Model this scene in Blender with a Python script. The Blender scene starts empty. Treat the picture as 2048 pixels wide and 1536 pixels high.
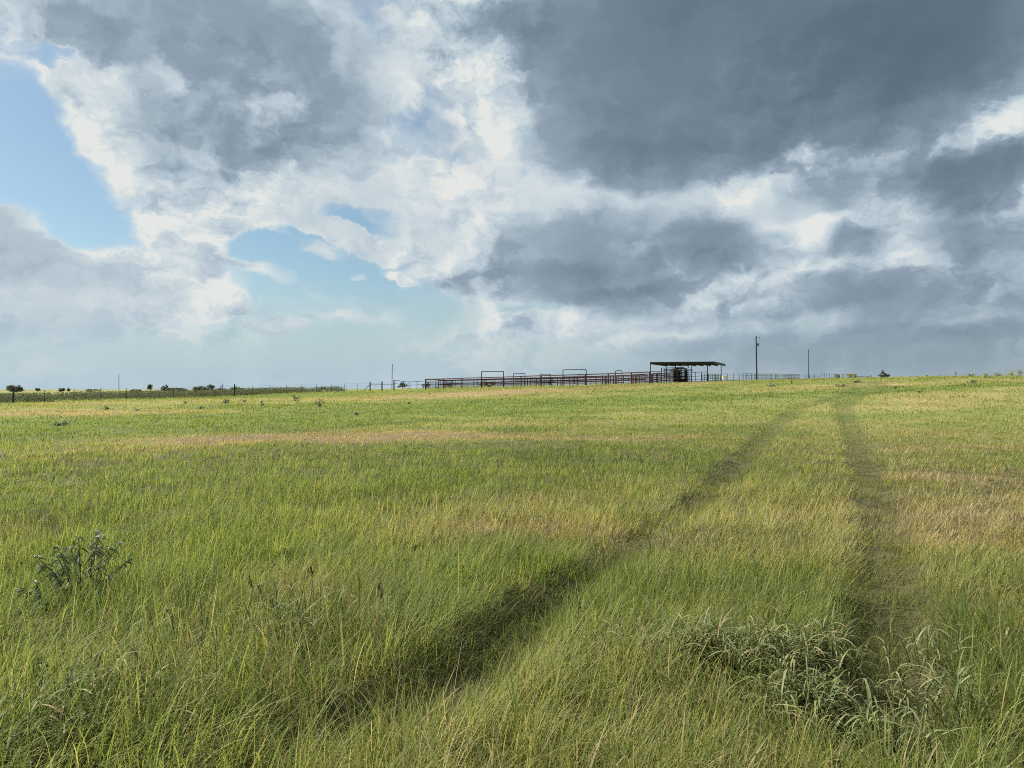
import bpy, bmesh, math, random
import numpy as np
from math import radians as R, sin, cos, pi
from mathutils import Vector, Matrix

scene = bpy.context.scene
C = scene.collection

# ---------------------------------------------------------------- camera, exposure
F = 1539.0            # focal length in pixels of the 2048 px wide photograph
HROW = 778.0          # row of the true horizon
EYE = 1.6
cam_d = bpy.data.cameras.new('camera')
cam = bpy.data.objects.new('camera', cam_d)
C.objects.link(cam)
cam.location = (0, 0, EYE)
cam.rotation_euler = (pi / 2 + math.atan((HROW - 768) / F), 0, 0)
cam_d.sensor_width = 36
cam_d.lens = 36 * F / 2048
cam_d.clip_start = 0.05
cam_d.clip_end = 20000
scene.camera = cam
vs = scene.view_settings
vs.view_transform = 'Standard'
vs.look = 'None'
vs.gamma = 1
vs.use_curve_mapping = False
vs.exposure = 0.85
EXPO = 2 ** 0.85

# ---------------------------------------------------------------- sun
SUN_EL, SUN_AZ = R(43), R(-66)      # azimuth measured from the view axis (+Y), negative = left
sun_dir = Vector((sin(SUN_AZ) * cos(SUN_EL), cos(SUN_AZ) * cos(SUN_EL), sin(SUN_EL)))
sd = bpy.data.lights.new('sun', 'SUN')
sd.energy = 5.0
sd.angle = R(0.53)
sd.color = (1.0, 0.93, 0.80)
sun = bpy.data.objects.new('sun', sd)
C.objects.link(sun)
sun.rotation_euler = (-sun_dir).to_track_quat('-Z', 'Y').to_euler()
sun.location = (-30, 10, 40)

# ---------------------------------------------------------------- node helper
class NT:
    def __init__(s, tree):
        s.t = tree; s.n = tree.nodes; s.l = tree.links
    def node(s, typ, **kw):
        nd = s.n.new(typ)
        for k, v in kw.items(): setattr(nd, k, v)
        return nd
    def put(s, sock, v):
        if isinstance(v, bpy.types.NodeSocket): s.l.new(v, sock)
        elif v is not None: sock.default_value = v
    def m(s, op, a, b=None, c=None, clamp=False):
        nd = s.node('ShaderNodeMath', operation=op, use_clamp=clamp)
        s.put(nd.inputs[0], a)
        if b is not None: s.put(nd.inputs[1], b)
        if c is not None: s.put(nd.inputs[2], c)
        return nd.outputs[0]
    def v(s, op, a, b=None, c=None):
        nd = s.node('ShaderNodeVectorMath', operation=op)
        s.put(nd.inputs[0], a)
        if b is not None: s.put(nd.inputs[3 if op == 'SCALE' else 1], b)
        if c is not None: s.put(nd.inputs[2], c)
        return nd.outputs['Value'] if op in ('DOT_PRODUCT', 'LENGTH', 'DISTANCE') else nd.outputs[0]
    def noise(s, vec, scale, detail=4, rough=0.5, dist=0.0, dims='3D', out='Fac', norm=True, lac=2.0):
        nd = s.node('ShaderNodeTexNoise', noise_dimensions=dims, normalize=norm)
        s.put(nd.inputs['Vector'], vec)
        nd.inputs['Scale'].default_value = scale; nd.inputs['Detail'].default_value = detail
        nd.inputs['Roughness'].default_value = rough; nd.inputs['Distortion'].default_value = dist
        nd.inputs['Lacunarity'].default_value = lac
        return nd.outputs[out]
    def smooth(s, x, lo, hi, a=0.0, b=1.0):
        nd = s.node('ShaderNodeMapRange', interpolation_type='SMOOTHSTEP')
        s.put(nd.inputs['Value'], x)
        for k, vv in (('From Min', lo), ('From Max', hi), ('To Min', a), ('To Max', b)): s.put(nd.inputs[k], vv)
        return nd.outputs[0]
    def lin(s, x, lo, hi, a=0.0, b=1.0):
        nd = s.node('ShaderNodeMapRange')
        s.put(nd.inputs['Value'], x)
        for k, vv in (('From Min', lo), ('From Max', hi), ('To Min', a), ('To Max', b)): s.put(nd.inputs[k], vv)
        return nd.outputs[0]
    def mix(s, f, a, b, blend='MIX'):
        nd = s.node('ShaderNodeMix', data_type='RGBA', blend_type=blend)
        s.put(nd.inputs[0], f); s.put(nd.inputs[6], a); s.put(nd.inputs[7], b)
        return nd.outputs[2]
    def ramp(s, fac, stops, interp='LINEAR'):
        nd = s.node('ShaderNodeValToRGB')
        nd.color_ramp.interpolation = interp
        e = nd.color_ramp.elements
        while len(e) < len(stops): e.new(0.5)
        for k, (p, c) in enumerate(stops):
            e[k].position = p; e[k].color = (c[0], c[1], c[2], 1)
        s.put(nd.inputs[0], fac)
        return nd.outputs[0]
    def attr(s, name, out='Fac'):
        nd = s.node('ShaderNodeAttribute', attribute_name=name)
        return nd.outputs[out]

def lin1(c):
    c /= 255.0
    return c / 12.92 if c <= 0.04045 else ((c + 0.055) / 1.055) ** 2.4
def srgb(r, g, b): return (lin1(r), lin1(g), lin1(b), 1)

# ---------------------------------------------------------------- sky: Nishita blue with a procedural cloud field over it
world = bpy.data.worlds.new('World')
scene.world = world
world.use_nodes = True
W = NT(world.node_tree)
W.n.clear()
geo = W.node('ShaderNodeTexCoord').outputs['Generated']
sep = W.node('ShaderNodeSeparateXYZ'); W.put(sep.inputs[0], geo)
az = W.m('ARCTAN2', sep.outputs[0], sep.outputs[1])
el = W.m('ARCSINE', sep.outputs[2])
q0n = W.node('ShaderNodeCombineXYZ'); W.put(q0n.inputs[0], az); W.put(q0n.inputs[1], el)
q0 = q0n.outputs[0]
elk = W.smooth(el, 0.0, 0.36, 0.25, 1.0)            # features shrink towards the horizon
qs = W.v('MULTIPLY', q0, (1.0, 1.45, 1.0))
w1 = W.v('SUBTRACT', W.noise(qs, 5.0, 2, 0.5, dims='2D', out='Color'), (0.5, 0.5, 0.5))
w2 = W.v('SUBTRACT', W.noise(qs, 17.0, 5, 0.62, dims='2D', out='Color'), (0.5, 0.5, 0.5))
wv = W.v('ADD', W.v('SCALE', w1, 0.06), W.v('SCALE', w2, 0.052))
q = W.v('MULTIPLY', W.v('ADD', q0, W.v('SCALE', wv, elk)), (1.0, 1.0, 0.0))

def blob(px, row, rx, ry, rot=0.0):
    """a soft ellipse in azimuth / elevation"""
    u = (px - 1024) / F; vv = (HROW - row) / F
    a = math.atan(u); e = math.atan(vv / math.sqrt(1 + u * u))
    sx = F * (1 + u * u) / rx; sy = F * math.sqrt(1 + u * u) / ry
    if abs(rot) < 6:
        p = W.v('MULTIPLY_ADD', q, (sx, sy, 0), (-a * sx, -e * sy, 0))
        d2 = W.v('DOT_PRODUCT', p, p)
    else:
        c, sn = cos(R(rot)), sin(R(rot))
        p = W.v('SUBTRACT', q, (a, e, 0))
        f1 = W.v('DOT_PRODUCT', p, (c * sx, sn * sx, 0)); f2 = W.v('DOT_PRODUCT', p, (-sn * sy, c * sy, 0))
        d2 = W.m('MULTIPLY_ADD', f1, f1, W.m('MULTIPLY', f2, f2))
    return W.smooth(d2, 0.0, 1.9, 1.0, 0.0)

# px, row, rx, ry, rotation, cover weight, tone weight
BLOBS = [
 (545, 545, 90, 16, -14, 1.2, 0.05), (620, 500, 70, 14, -24, 1.3, 0.06), (700, 640, 120, 14, -4, 0.7, 0.0),
 (60, 330, 150, 120, 0, -2.2, 0), (130, 440, 150, 50, -8, -1.8, 0), (560, 490, 80, 26, 8, -2.2, 0), (500, 500, 40, 26, 0, -1, 0),
 (330, 520, 90, 18, 0, -0.6, 0), (650, 545, 150, 36, -16, -1.4, 0), (700, 600, 220, 70, -8, -1.1, 0), (560, 700, 330, 50, 0, -0.55, -0.119),
 (690, 430, 60, 20, -40, -1.0, 0), (840, 275, 50, 26, -10, -0.2, 0.037), (122, 122, 34, 36, 20, -1.0, 0), (15, 170, 60, 45, 0, -1.0, 0),
 (420, 560, 60, 30, 0, -0.3, 0), (740, 90, 60, 60, 0, -0.12, 0), (400, 60, 300, 110, -6, 1.2, -0.172), (560, 180, 230, 120, 4, 0.8, -0.155),
 (430, 300, 190, 60, -8, 0.8, -0.178), (660, 240, 120, 60, 12, 0.5, -0.119), (150, 50, 110, 50, 0, 0.5, -0.173), (520, 100, 150, 90, 0, 0, 0.021),
 (620, 300, 150, 40, 3, 0.3, -0.137), (340, 345, 90, 30, -12, 0, -0.21), (160, 230, 60, 70, 30, 1.3, 0.091), (225, 310, 90, 56, -30, 1.0, 0.236),
 (325, 165, 46, 22, -50, 0.3, 0.26), (450, 200, 50, 16, 0, 0.0, 0.122), (785, 175, 60, 45, 0, 0.8, 0.177), (215, 175, 60, 60, 0, 0.4, 0.148),
 (95, 60, 18, 40, 0, 0.4, 0.171), (640, 20, 16, 30, 0, 0, 0.16), (680, 110, 20, 40, 0, 0, 0.12), (520, 390, 190, 44, 6, 1.4, 0.115),
 (390, 445, 110, 40, 12, 2.6, 0.055), (710, 350, 180, 50, -10, 0.7, 0.101), (680, 475, 110, 24, -26, 2.6, 0.105), (880, 390, 80, 50, 0, 0.8, 0.066),
 (860, 480, 100, 60, -30, 0.7, 0.086), (880, 60, 110, 70, 0, 0.5, -0.047), (1010, 260, 46, 110, -10, 0.6, 0.12), (975, 120, 40, 60, -20, 0.5, 0.156),
 (850, 180, 160, 160, 0, -0.2, 0.046), (380, 240, 210, 90, -10, 0, -0.114), (500, 80, 300, 120, 0, 0, -0.067), (800, 320, 140, 60, 0, 0.2, -0.0),
 (1010, 180, 40, 110, 0, 0.5, 0.262), (20, 475, 100, 70, -25, 2.2, -0.074), (70, 440, 30, 30, 0, 0.6, 0.12), (230, 560, 230, 56, -8, 1.9, 0.069),
 (400, 560, 100, 46, -30, 1.4, 0.097), (60, 610, 200, 40, 0, 0.6, 0.143), (90, 640, 240, 50, 0, 0.8, -0.066), (560, 652, 62, 13, 0, 2.6, 0.24),
 (712, 564, 18, 9, 0, 2.2, 0.2), (335, 668, 34, 12, 0, 1.2, 0.16), (480, 600, 60, 20, -20, 0.6, -0.005), (800, 565, 40, 9, -16, 1.8, 0.14),
 (1500, 60, 540, 220, 0, 2, -0.79), (1270, 220, 300, 160, -8, 1, 0.108), (1690, 190, 320, 140, 12, 1, -0.254), (1180, 90, 130, 90, 0, 0.5, 0.053),
 (1450, 250, 200, 80, 0, 0, 0.001), (1950, 50, 260, 150, 0, 1, -0.168), (1330, 320, 190, 46, 0, 1, -0.302), (1000, 40, 110, 40, 0, 0.6, -0.219),
 (1740, 365, 260, 44, 10, 1, -0.301), (2000, 350, 200, 62, 0, 1, -0.72), (1120, 170, 90, 80, 0, 0.5, 0.003), (1170, 280, 120, 60, 0, 0.5, -0.174),
 (1480, 290, 260, 46, 8, 0, -0.011), (1220, 500, 240, 84, 0, 1, -0.314), (1120, 565, 220, 38, 0, 1, -0.148), (1450, 510, 120, 64, -30, 1, -0.254),
 (1290, 600, 180, 30, 0, 1, -0.305), (950, 560, 90, 40, 0, 0.6, -0.189), (1300, 540, 160, 40, 0, 0, -0.15), (1545, 400, 120, 55, -30, 1, 0.297),
 (1090, 400, 80, 40, 0, 1, 0.204), (1650, 475, 46, 30, 30, 1, 0.317), (1620, 300, 50, 16, 0, 1, 0.332), (1800, 545, 110, 24, 25, 1, 0.072),
 (2000, 210, 70, 56, 20, 1, 0.184), (1750, 305, 90, 18, 20, 1, 0.075), (1860, 400, 60, 14, 20, 1, 0.017), (1180, 650, 190, 30, 0, 1, 0.084),
 (1420, 640, 160, 22, 0, 0.6, -0.163), (1880, 650, 160, 12, 8, 0.5, 0.086), (1560, 600, 60, 30, 30, 0.4, 0.024), (1590, 520, 50, 24, 30, 1, -0.017),
 (1840, 440, 180, 46, 0, 1, -0.058), (1640, 590, 190, 36, 10, 1, -0.279), (1900, 610, 250, 60, 0, 1, -0.399), (1700, 700, 420, 46, 0, 1, -0.359),
 (1980, 480, 130, 60, 0, 1, -0.448), (1720, 500, 80, 40, 0, 1, -0.34),
]
cov = W.m('ADD', 0.0, 0.45); tone = W.m('ADD', 0.0, 0.75)
for (px, row, rx, ry, rot, wc, wt) in BLOBS:
    g = blob(px, row, rx, ry, rot)
    if wc: cov = W.m('MULTIPLY_ADD', g, wc, cov)
    if wt: tone = W.m('MULTIPLY_ADD', g, wt, tone)
# small structure: billows lit from the sun's side, wisps
nz = W.noise(W.v('ADD', qs, wv), 9.0, 8, 0.56, dims='2D')
dk = W.noise(W.v('ADD', qs, wv), 4.0, 4, 0.5, dims='2D')
offs = (-0.016, 0.020, 0.0)
def bil(vec):
    vo = W.node('ShaderNodeTexVoronoi', voronoi_dimensions='2D', feature='F1', normalize=True)
    W.put(vo.inputs['Vector'], vec)
    vo.inputs['Scale'].default_value = 17.0; vo.inputs['Detail'].default_value = 3.0; vo.inputs['Roughness'].default_value = 0.55; vo.inputs['Lacunarity'].default_value = 2.3
    return W.m('MULTIPLY_ADD', vo.outputs['Distance'], -0.55, W.noise(vec, 15.0, 6, 0.55, dims='2D'))
qb = W.v('ADD', qs, W.v('SCALE', w2, 0.075))
b0 = bil(qb)
b1 = bil(W.v('ADD', qb, offs))
relief = W.m('SUBTRACT', b0, b1)
cov = W.m('MULTIPLY_ADD', W.m('SUBTRACT', nz, 0.5), 2.6, cov)
covs = W.smooth(el, 0.01, 0.09, 0.45, 1.0)
alpha = W.m('MULTIPLY_ADD', W.smooth(cov, 0.0, 0.9), 0.4, W.m('MULTIPLY', W.smooth(cov, -1.1, 0.9), 0.6))
alpha = W.m('MULTIPLY', alpha, covs)
edge = W.smooth(cov, 0.3, 1.4, 0.14, 0.0)            # thin rims glow
lum = W.smooth(tone, 0.1, 0.7, 0.45, 1.0)
tone = W.m('MULTIPLY_ADD', W.m('MULTIPLY', relief, W.m('MULTIPLY', lum, W.smooth(dk, 0.38, 0.62, 0.3, 1.0))), 1.05, tone)
tone = W.m('MULTIPLY_ADD', W.m('SUBTRACT', nz, 0.5), W.m('MULTIPLY', lum, 0.24), tone)
tone = W.m('ADD', tone, edge)
tone = W.m('MULTIPLY_ADD', W.m('SUBTRACT', dk, 0.5), 0.45, tone)
tone = W.lin(tone, -0.5, 1.0)
ccol = W.ramp(tone, [(0.0, srgb(88, 107, 123)), (0.22, srgb(98, 117, 133)), (0.42, srgb(118, 136, 151)), (0.60, srgb(144, 162, 178)),
                     (0.78, srgb(183, 199, 210)), (0.92, srgb(210, 220, 224)), (1.0, srgb(228, 231, 228))])
sky = W.node('ShaderNodeTexSky', sky_type='NISHITA')
sky.sun_disc = False
sky.sun_elevation = SUN_EL
sky.sun_rotation = SUN_AZ
sky.altitude = 200; sky.air_density = 1.0; sky.dust_density = 1.2; sky.ozone_density = 1.5
bg_sky = W.node('ShaderNodeBackground'); W.put(bg_sky.inputs[0], W.v('MULTIPLY', sky.outputs[0], (0.69, 0.80, 0.785))); bg_sky.inputs[1].default_value = 0.072
# humid air low on the horizon: pale on the left, slate on the right
hz = W.mix(W.smooth(az, -0.15, 0.62), srgb(176, 199, 213), srgb(136, 156, 169))
low = W.smooth(el, -0.01, 0.12, 1.0, 0.0)
ccol = W.mix(W.m('MULTIPLY', low, 0.6), ccol, hz)
bg_c = W.node('ShaderNodeBackground'); W.put(bg_c.inputs[0], ccol); bg_c.inputs[1].default_value = 1 / EXPO
bg_h = W.node('ShaderNodeBackground'); W.put(bg_h.inputs[0], hz); bg_h.inputs[1].default_value = 1 / EXPO
mh = W.node('ShaderNodeMixShader'); W.put(mh.inputs[0], W.smooth(el, -0.02, 0.17, 1.0, 0.0))
W.l.new(bg_sky.outputs[0], mh.inputs[1]); W.l.new(bg_h.outputs[0], mh.inputs[2])
mc = W.node('ShaderNodeMixShader'); W.put(mc.inputs[0], alpha)
W.l.new(mh.outputs[0], mc.inputs[1]); W.l.new(bg_c.outputs[0], mc.inputs[2])
wo = W.node('ShaderNodeOutputWorld'); W.l.new(mc.outputs[0], wo.inputs[0])
world.cycles.sampling_method = 'MANUAL'
world.cycles.sample_map_resolution = 512

# ================================================================ terrain
def pxy(px, d):
    return (px - 1024) / F * d, d

CP = []     # x, y, z
for (px, row, d) in [
    (0, 806, 77), (-500, 806, 80), (27, 807, 77), (250, 800, 88), (468, 793, 101), (620, 787, 115), (740, 782.5, 125), (850, 779, 128), (1060, 774.5, 121),
    (1290, 768.5, 114), (1400, 765, 124), (1500, 763, 145), (1600, 761, 190), (1640, 759, 165), (1690, 757.5, 205), (1700, 757, 125), (1850, 754, 100), (2048, 752, 86), (2500, 748, 85),
    (300, 800, 70), (700, 800, 70), (1060, 788, 75), (1400, 780, 70), (1750, 772, 60), (2048, 770, 50), (2500, 765, 50),
    (2048, 758, 110), (1290, 770, 170), (850, 777, 170), (400, 787, 150), (0, 795, 140),
    (100, 859, 30), (1024, 856, 30), (1700, 850, 30), (2400, 840, 30), (-600, 862, 30)]:
    x, y = pxy(px, d)
    CP.append((x, y, EYE - (row - HROW) / F * d))
for (x, y) in [(0, 0), (-8, 4), (8, 4), (0, 9), (-9, 13), (9, 13), (0, 16), (-30, 0), (30, 0), (0, -30), (-90, -20), (90, -20), (0, -120)]:
    CP.append((x, y, 0.0 if abs(x) < 50 else 0.2))
CP = np.array(CP)
def _tps(r2): return 0.5 * r2 * np.log(r2 + 1e-9)
_n = len(CP)
_d2 = ((CP[:, None, :2] - CP[None, :, :2]) ** 2).sum(-1)
_A = np.zeros((_n + 3, _n + 3)); _A[:_n, :_n] = _tps(_d2) + np.eye(_n) * 2.0
_A[:_n, _n] = 1; _A[:_n, _n + 1:] = CP[:, :2]; _A[_n, :_n] = 1; _A[_n + 1:, :_n] = CP[:, :2].T
_w = np.linalg.solve(_A, np.concatenate([CP[:, 2], np.zeros(3)]))

def vnoise(x, y, seed=0):
    xi = np.floor(x).astype(np.int64); yi = np.floor(y).astype(np.int64)
    fx = x - xi; fy = y - yi
    fx = fx * fx * (3 - 2 * fx); fy = fy * fy * (3 - 2 * fy)
    def h(a, b):
        v = (a * 374761393 + b * 668265263 + seed * 2147483 + 1013904223) & 0xFFFFFFFF
        v = ((v ^ (v >> 13)) * 1274126177) & 0xFFFFFFFF
        return ((v ^ (v >> 16)) & 0xFFFF) / 65535.0
    return (h(xi, yi) * (1 - fx) + h(xi + 1, yi) * fx) * (1 - fy) + (h(xi, yi + 1) * (1 - fx) + h(xi + 1, yi + 1) * fx) * fy
def fbm(x, y, sc, octv=4, seed=0):
    t = 0; a = 0.5; s = 1.0 / sc; n = 0
    for k in range(octv):
        t = t + a * vnoise(x * s, y * s, seed + k * 17); n += a; a *= 0.5; s *= 2.03
    return t / n

def smoothstep(x, a, b):
    t = np.clip((x - a) / (b - a), 0, 1)
    return t * t * (3 - 2 * t)

def base_h(x, y):
    x = np.asarray(x, float); y = np.asarray(y, float)
    shp = x.shape; xf = x.ravel(); yf = y.ravel(); out = np.empty(xf.size)
    for k in range(0, xf.size, 60000):
        xs = np.clip(xf[k:k + 60000], -300, 300); ys = np.clip(yf[k:k + 60000], -150, 260)
        r2 = (xs[:, None] - CP[None, :, 0]) ** 2 + (ys[:, None] - CP[None, :, 1]) ** 2
        out[k:k + 60000] = _tps(r2) @ _w[:_n] + _w[_n] + xs * _w[_n + 1] + ys * _w[_n + 2]
    out = out.reshape(shp)
    r = np.hypot(x, y)
    far = -1.0 - 2.5 * smoothstep(r, 500, 3000)
    k = smoothstep(r, 215, 420)
    out = out * (1 - k) + far * k
    near = smoothstep(r, 10, 22)
    return out * (0.25 + 0.75 * near)

def to_ground(px, row, h=0.0):
    """world point where a sight line through the photograph's pixel meets the field (used once, to find real places)"""
    lo, hi = 2.0, 400.0
    ds = np.geomspace(2, 250, 500)
    zl = EYE - (row - HROW) / F * ds
    zg = base_h((px - 1024) / F * ds, ds) + h
    i = np.argmax(zl < zg)
    d = ds[i] if (zl < zg).any() else 90.0
    return (px - 1024) / F * d, d

TRACK_L = [to_ground(*p) for p in [(640, 1480), (860, 1400), (975, 1310), (1060, 1225), (1160, 1165), (1260, 1105), (1330, 1050), (1400, 1000), (1462, 945), (1515, 890), (1560, 845), (1600, 815), (1660, 797), (1700, 785), (1712, 774), (1700, 766)]]
TRACK_R = [to_ground(*p) for p in [(1770, 1480), (1772, 1360), (1775, 1250), (1775, 1150), (1765, 1060), (1748, 1000), (1735, 940), (1715, 880), (1698, 830), (1690, 806), (1712, 792), (1745, 779), (1760, 770), (1740, 764)]]
def dist_path(x, y, path):
    best = np.full(x.shape, 1e9)
    for (a, b) in zip(path[:-1], path[1:]):
        dx, dy = b[0] - a[0], b[1] - a[1]
        t = np.clip(((x - a[0]) * dx + (y - a[1]) * dy) / (dx * dx + dy * dy + 1e-9), 0, 1)
        best = np.minimum(best, np.hypot(x - a[0] - t * dx, y - a[1] - t * dy))
    return best
def track(x, y):
    """0 outside, 1 in the middle of a wheel track"""
    wob = 0.16 * (fbm(x, y, 0.7, 2, 5) - 0.5)
    dl = dist_path(x, y, TRACK_L) + wob; dr = dist_path(x, y, TRACK_R) + wob
    wl = 0.14 + 0.006 * np.clip(y, 0, 60) + 0.04 * smoothstep(y, 6.5, 4.5)
    brk = 0.70 + 0.30 * smoothstep(fbm(x, y, 1.1, 2, 71), 0.32, 0.55)
    return np.clip(brk * np.maximum(smoothstep(dl, wl * 2.0, wl * 0.4) * (1 - 0.45 * np.exp(-((y - 9.0) / 1.6) ** 2)), 1.05 * smoothstep(dr, wl * 2.2, wl * 0.5)), 0, 1)

def H(x, y):
    x = np.asarray(x, float); y = np.asarray(y, float)
    r = np.hypot(x, y)
    z = base_h(x, y)
    z = z + 0.10 * (fbm(x, y, 1.7, 3, 11) - 0.5) * smoothstep(r, 300, 60)
    z = z + 0.5 * (fbm(x, y, 28.0, 2, 3) - 0.5) * smoothstep(r, 25, 60) * smoothstep(r, 200, 120) * 0.5
    return z
def h1(x, y): return float(H(np.array([x]), np.array([y]))[0])
def at(px, d, dz=0.0):
    x, y = pxy(px, d)
    return Vector((x, y, h1(x, y) + dz))

# dry, tan patches of the pasture: px, row, half width and half depth in metres
DRY = [(1000, 784, 10, 9, 1.5, 1), (960, 787, 10, 5, 1.1, 1), (1180, 772, 12, 6, .6, 1), (1390, 769, 6, 5, 1.2, 1), (1310, 772, 8, 5, .7, 1), (120, 826, 14, 4, .9, 0), (300, 818, 12, 4, .6, 0), (20, 832, 7, 3.5, .9, 0), (30, 808, 30, 6, .5, 0), (500, 798, 26, 6, .55, 0), (780, 795, 20, 8, .45, 0),
       (560, 880, 4.4, 2.4, 1.1, 0), (700, 872, 4.0, 2.4, 1.05, 0), (430, 882, 2.6, 1.7, .9, 0), (330, 905, 3.4, 1.5, .8, 0), (860, 872, 4.0, 2.4, .85, 0), (180, 925, 3.0, .8, .5, 0), (1240, 878, 3.2, 1.0, .8, 0), (1050, 868, 3, 1, .5, 0), (1130, 880, 2, 1, .5, 0), (980, 850, 5, 1.6, .4, 0),
       (1050, 1010, 1.3, .7, .45, 0), (1030, 1070, .9, .6, .7, 0), (930, 1050, 1.0, .8, .45, 0), (1290, 1095, .42, .36, 1.3, 1), (1180, 1075, .8, .6, .3, 0),
       (1920, 1040, 1.0, .6, 1.2, 0), (1960, 1090, .8, .6, 1.0, 0), (2040, 1000, 1.2, 1.0, .8, 0), (1990, 960, 2, 1.2, .7, 0), (1870, 960, 1.6, .8, .6, 0), (2000, 900, 3, 1.2, .6, 0), (1700, 770, 10, 5, .7, 0), (1780, 1010, .6, .5, .7, 0), (1760, 1160, .5, .45, .7, 0),
       (1900, 870, 4, 2.0, .35, 0), (1950, 800, 12, 7, .35, 0), (1800, 930, 2, 1.2, .3, 0), (1480, 1000, 1.4, .8, .3, 0), (1560, 900, 2.5, 2, .3, 0), (600, 1190, .6, .5, .5, 0), (620, 1230, .6, .5, .45, 0), (70, 1060, .8, .7, .4, 0), (2048, 1230, .5, .5, .6, 0), (1500, 1120, .8, .5, .3, 0)]
DRYW = [(to_ground(p, r), a, b, s, k) for (p, r, a, b, s, k) in DRY]
GRN = [(500, 830, 16, 4, .5), (250, 850, 12, 4, .5), (800, 812, 22, 5, .4), (1300, 800, 22, 5, .4), (1000, 920, 8, 3, .3), (350, 960, 5, 3, .25), (300, 1010, 3, 2, .2), (1040, 1180, 1.2, .8, .3), (1560, 1180, .8, .5, .3), (560, 1130, 2.2, 1.2, .2), (900, 1240, 1.4, .8, .25)]
GRNW = [(to_ground(p, r), a, b, s) for (p, r, a, b, s) in GRN]
def patch_vals(x, y):
    """dryness 0..1 and rust 0..1 of the sward at a place"""
    wx = x + 1.6 * (fbm(x, y, 2.5, 3, 21) - 0.5) * np.clip(np.hypot(x, y) / 14, 0.3, 3)
    wy = y + 1.6 * (fbm(x, y, 2.5, 3, 22) - 0.5) * np.clip(np.hypot(x, y) / 14, 0.3, 3)
    az = np.arctan2(x, np.maximum(y, 0.1))
    d = 0.11 + 0.21 * smoothstep(az, -0.15, 0.5) * smoothstep(y, 3.5, 9) + 0.7 * (fbm(x, y, 3.2, 4, 31) - 0.5) + 0.5 * (fbm(x, y * 1.6, 14.0, 3, 33) - 0.5)
    rust = np.zeros_like(x)
    for ((cx, cy), a, b, s, k) in DRYW:
        g = np.exp(-(((wx - cx) / a) ** 2 + ((wy - cy) / b) ** 2) * 1.1)
        d = d + g * s * 0.58
        rust = rust + g * s * (0.9 if k else 0.5)
    for ((cx, cy), a, b, s) in GRNW:
        d = d - np.exp(-(((wx - cx) / a) ** 2 + ((wy - cy) / b) ** 2)) * s
    d = d - 0.12 * (1 - smoothstep(np.hypot(x, y), 4.5, 9.5))
    d = d + 0.35 * smoothstep(np.hypot(x, y), 150, 300)
    return np.clip(d, 0, 1), np.clip(rust, 0, 1)

# ================================================================ tags, meshes
def tag(o, label=None, cat=None, group=None, kind=None):
    if label: o['label'] = label
    if cat: o['category'] = cat
    if group: o['group'] = group
    if kind: o['kind'] = kind
    return o
def empty(name, loc, rz=0.0):
    o = bpy.data.objects.new(name, None)
    o.empty_display_size = 0.2
    C.objects.link(o); o.location = loc; o.rotation_euler = (0, 0, rz)
    return o
def mesh_np(name, verts, faces, mat, attrs=None, parent=None, smooth=False, tris=True):
    """faces: (n,3) or (n,4) int array"""
    me = bpy.data.meshes.new(name)
    verts = np.asarray(verts, np.float32); faces = np.asarray(faces, np.int32)
    k = faces.shape[1]
    me.vertices.add(len(verts)); me.vertices.foreach_set('co', verts.ravel())
    me.loops.add(faces.size); me.loops.foreach_set('vertex_index', faces.ravel())
    me.polygons.add(len(faces)); me.polygons.foreach_set('loop_start', np.arange(0, faces.size, k, dtype=np.int32))
    me.update(calc_edges=True)
    if smooth: me.polygons.foreach_set('use_smooth', np.ones(len(faces), bool))
    for nm, arr in (attrs or {}).items():
        at_ = me.attributes.new(nm, 'FLOAT', 'POINT'); at_.data.foreach_set('value', np.asarray(arr, np.float32))
    me.materials.append(mat)
    o = bpy.data.objects.new(name, me); C.objects.link(o)
    if parent: o.parent = parent
    return o
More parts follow.
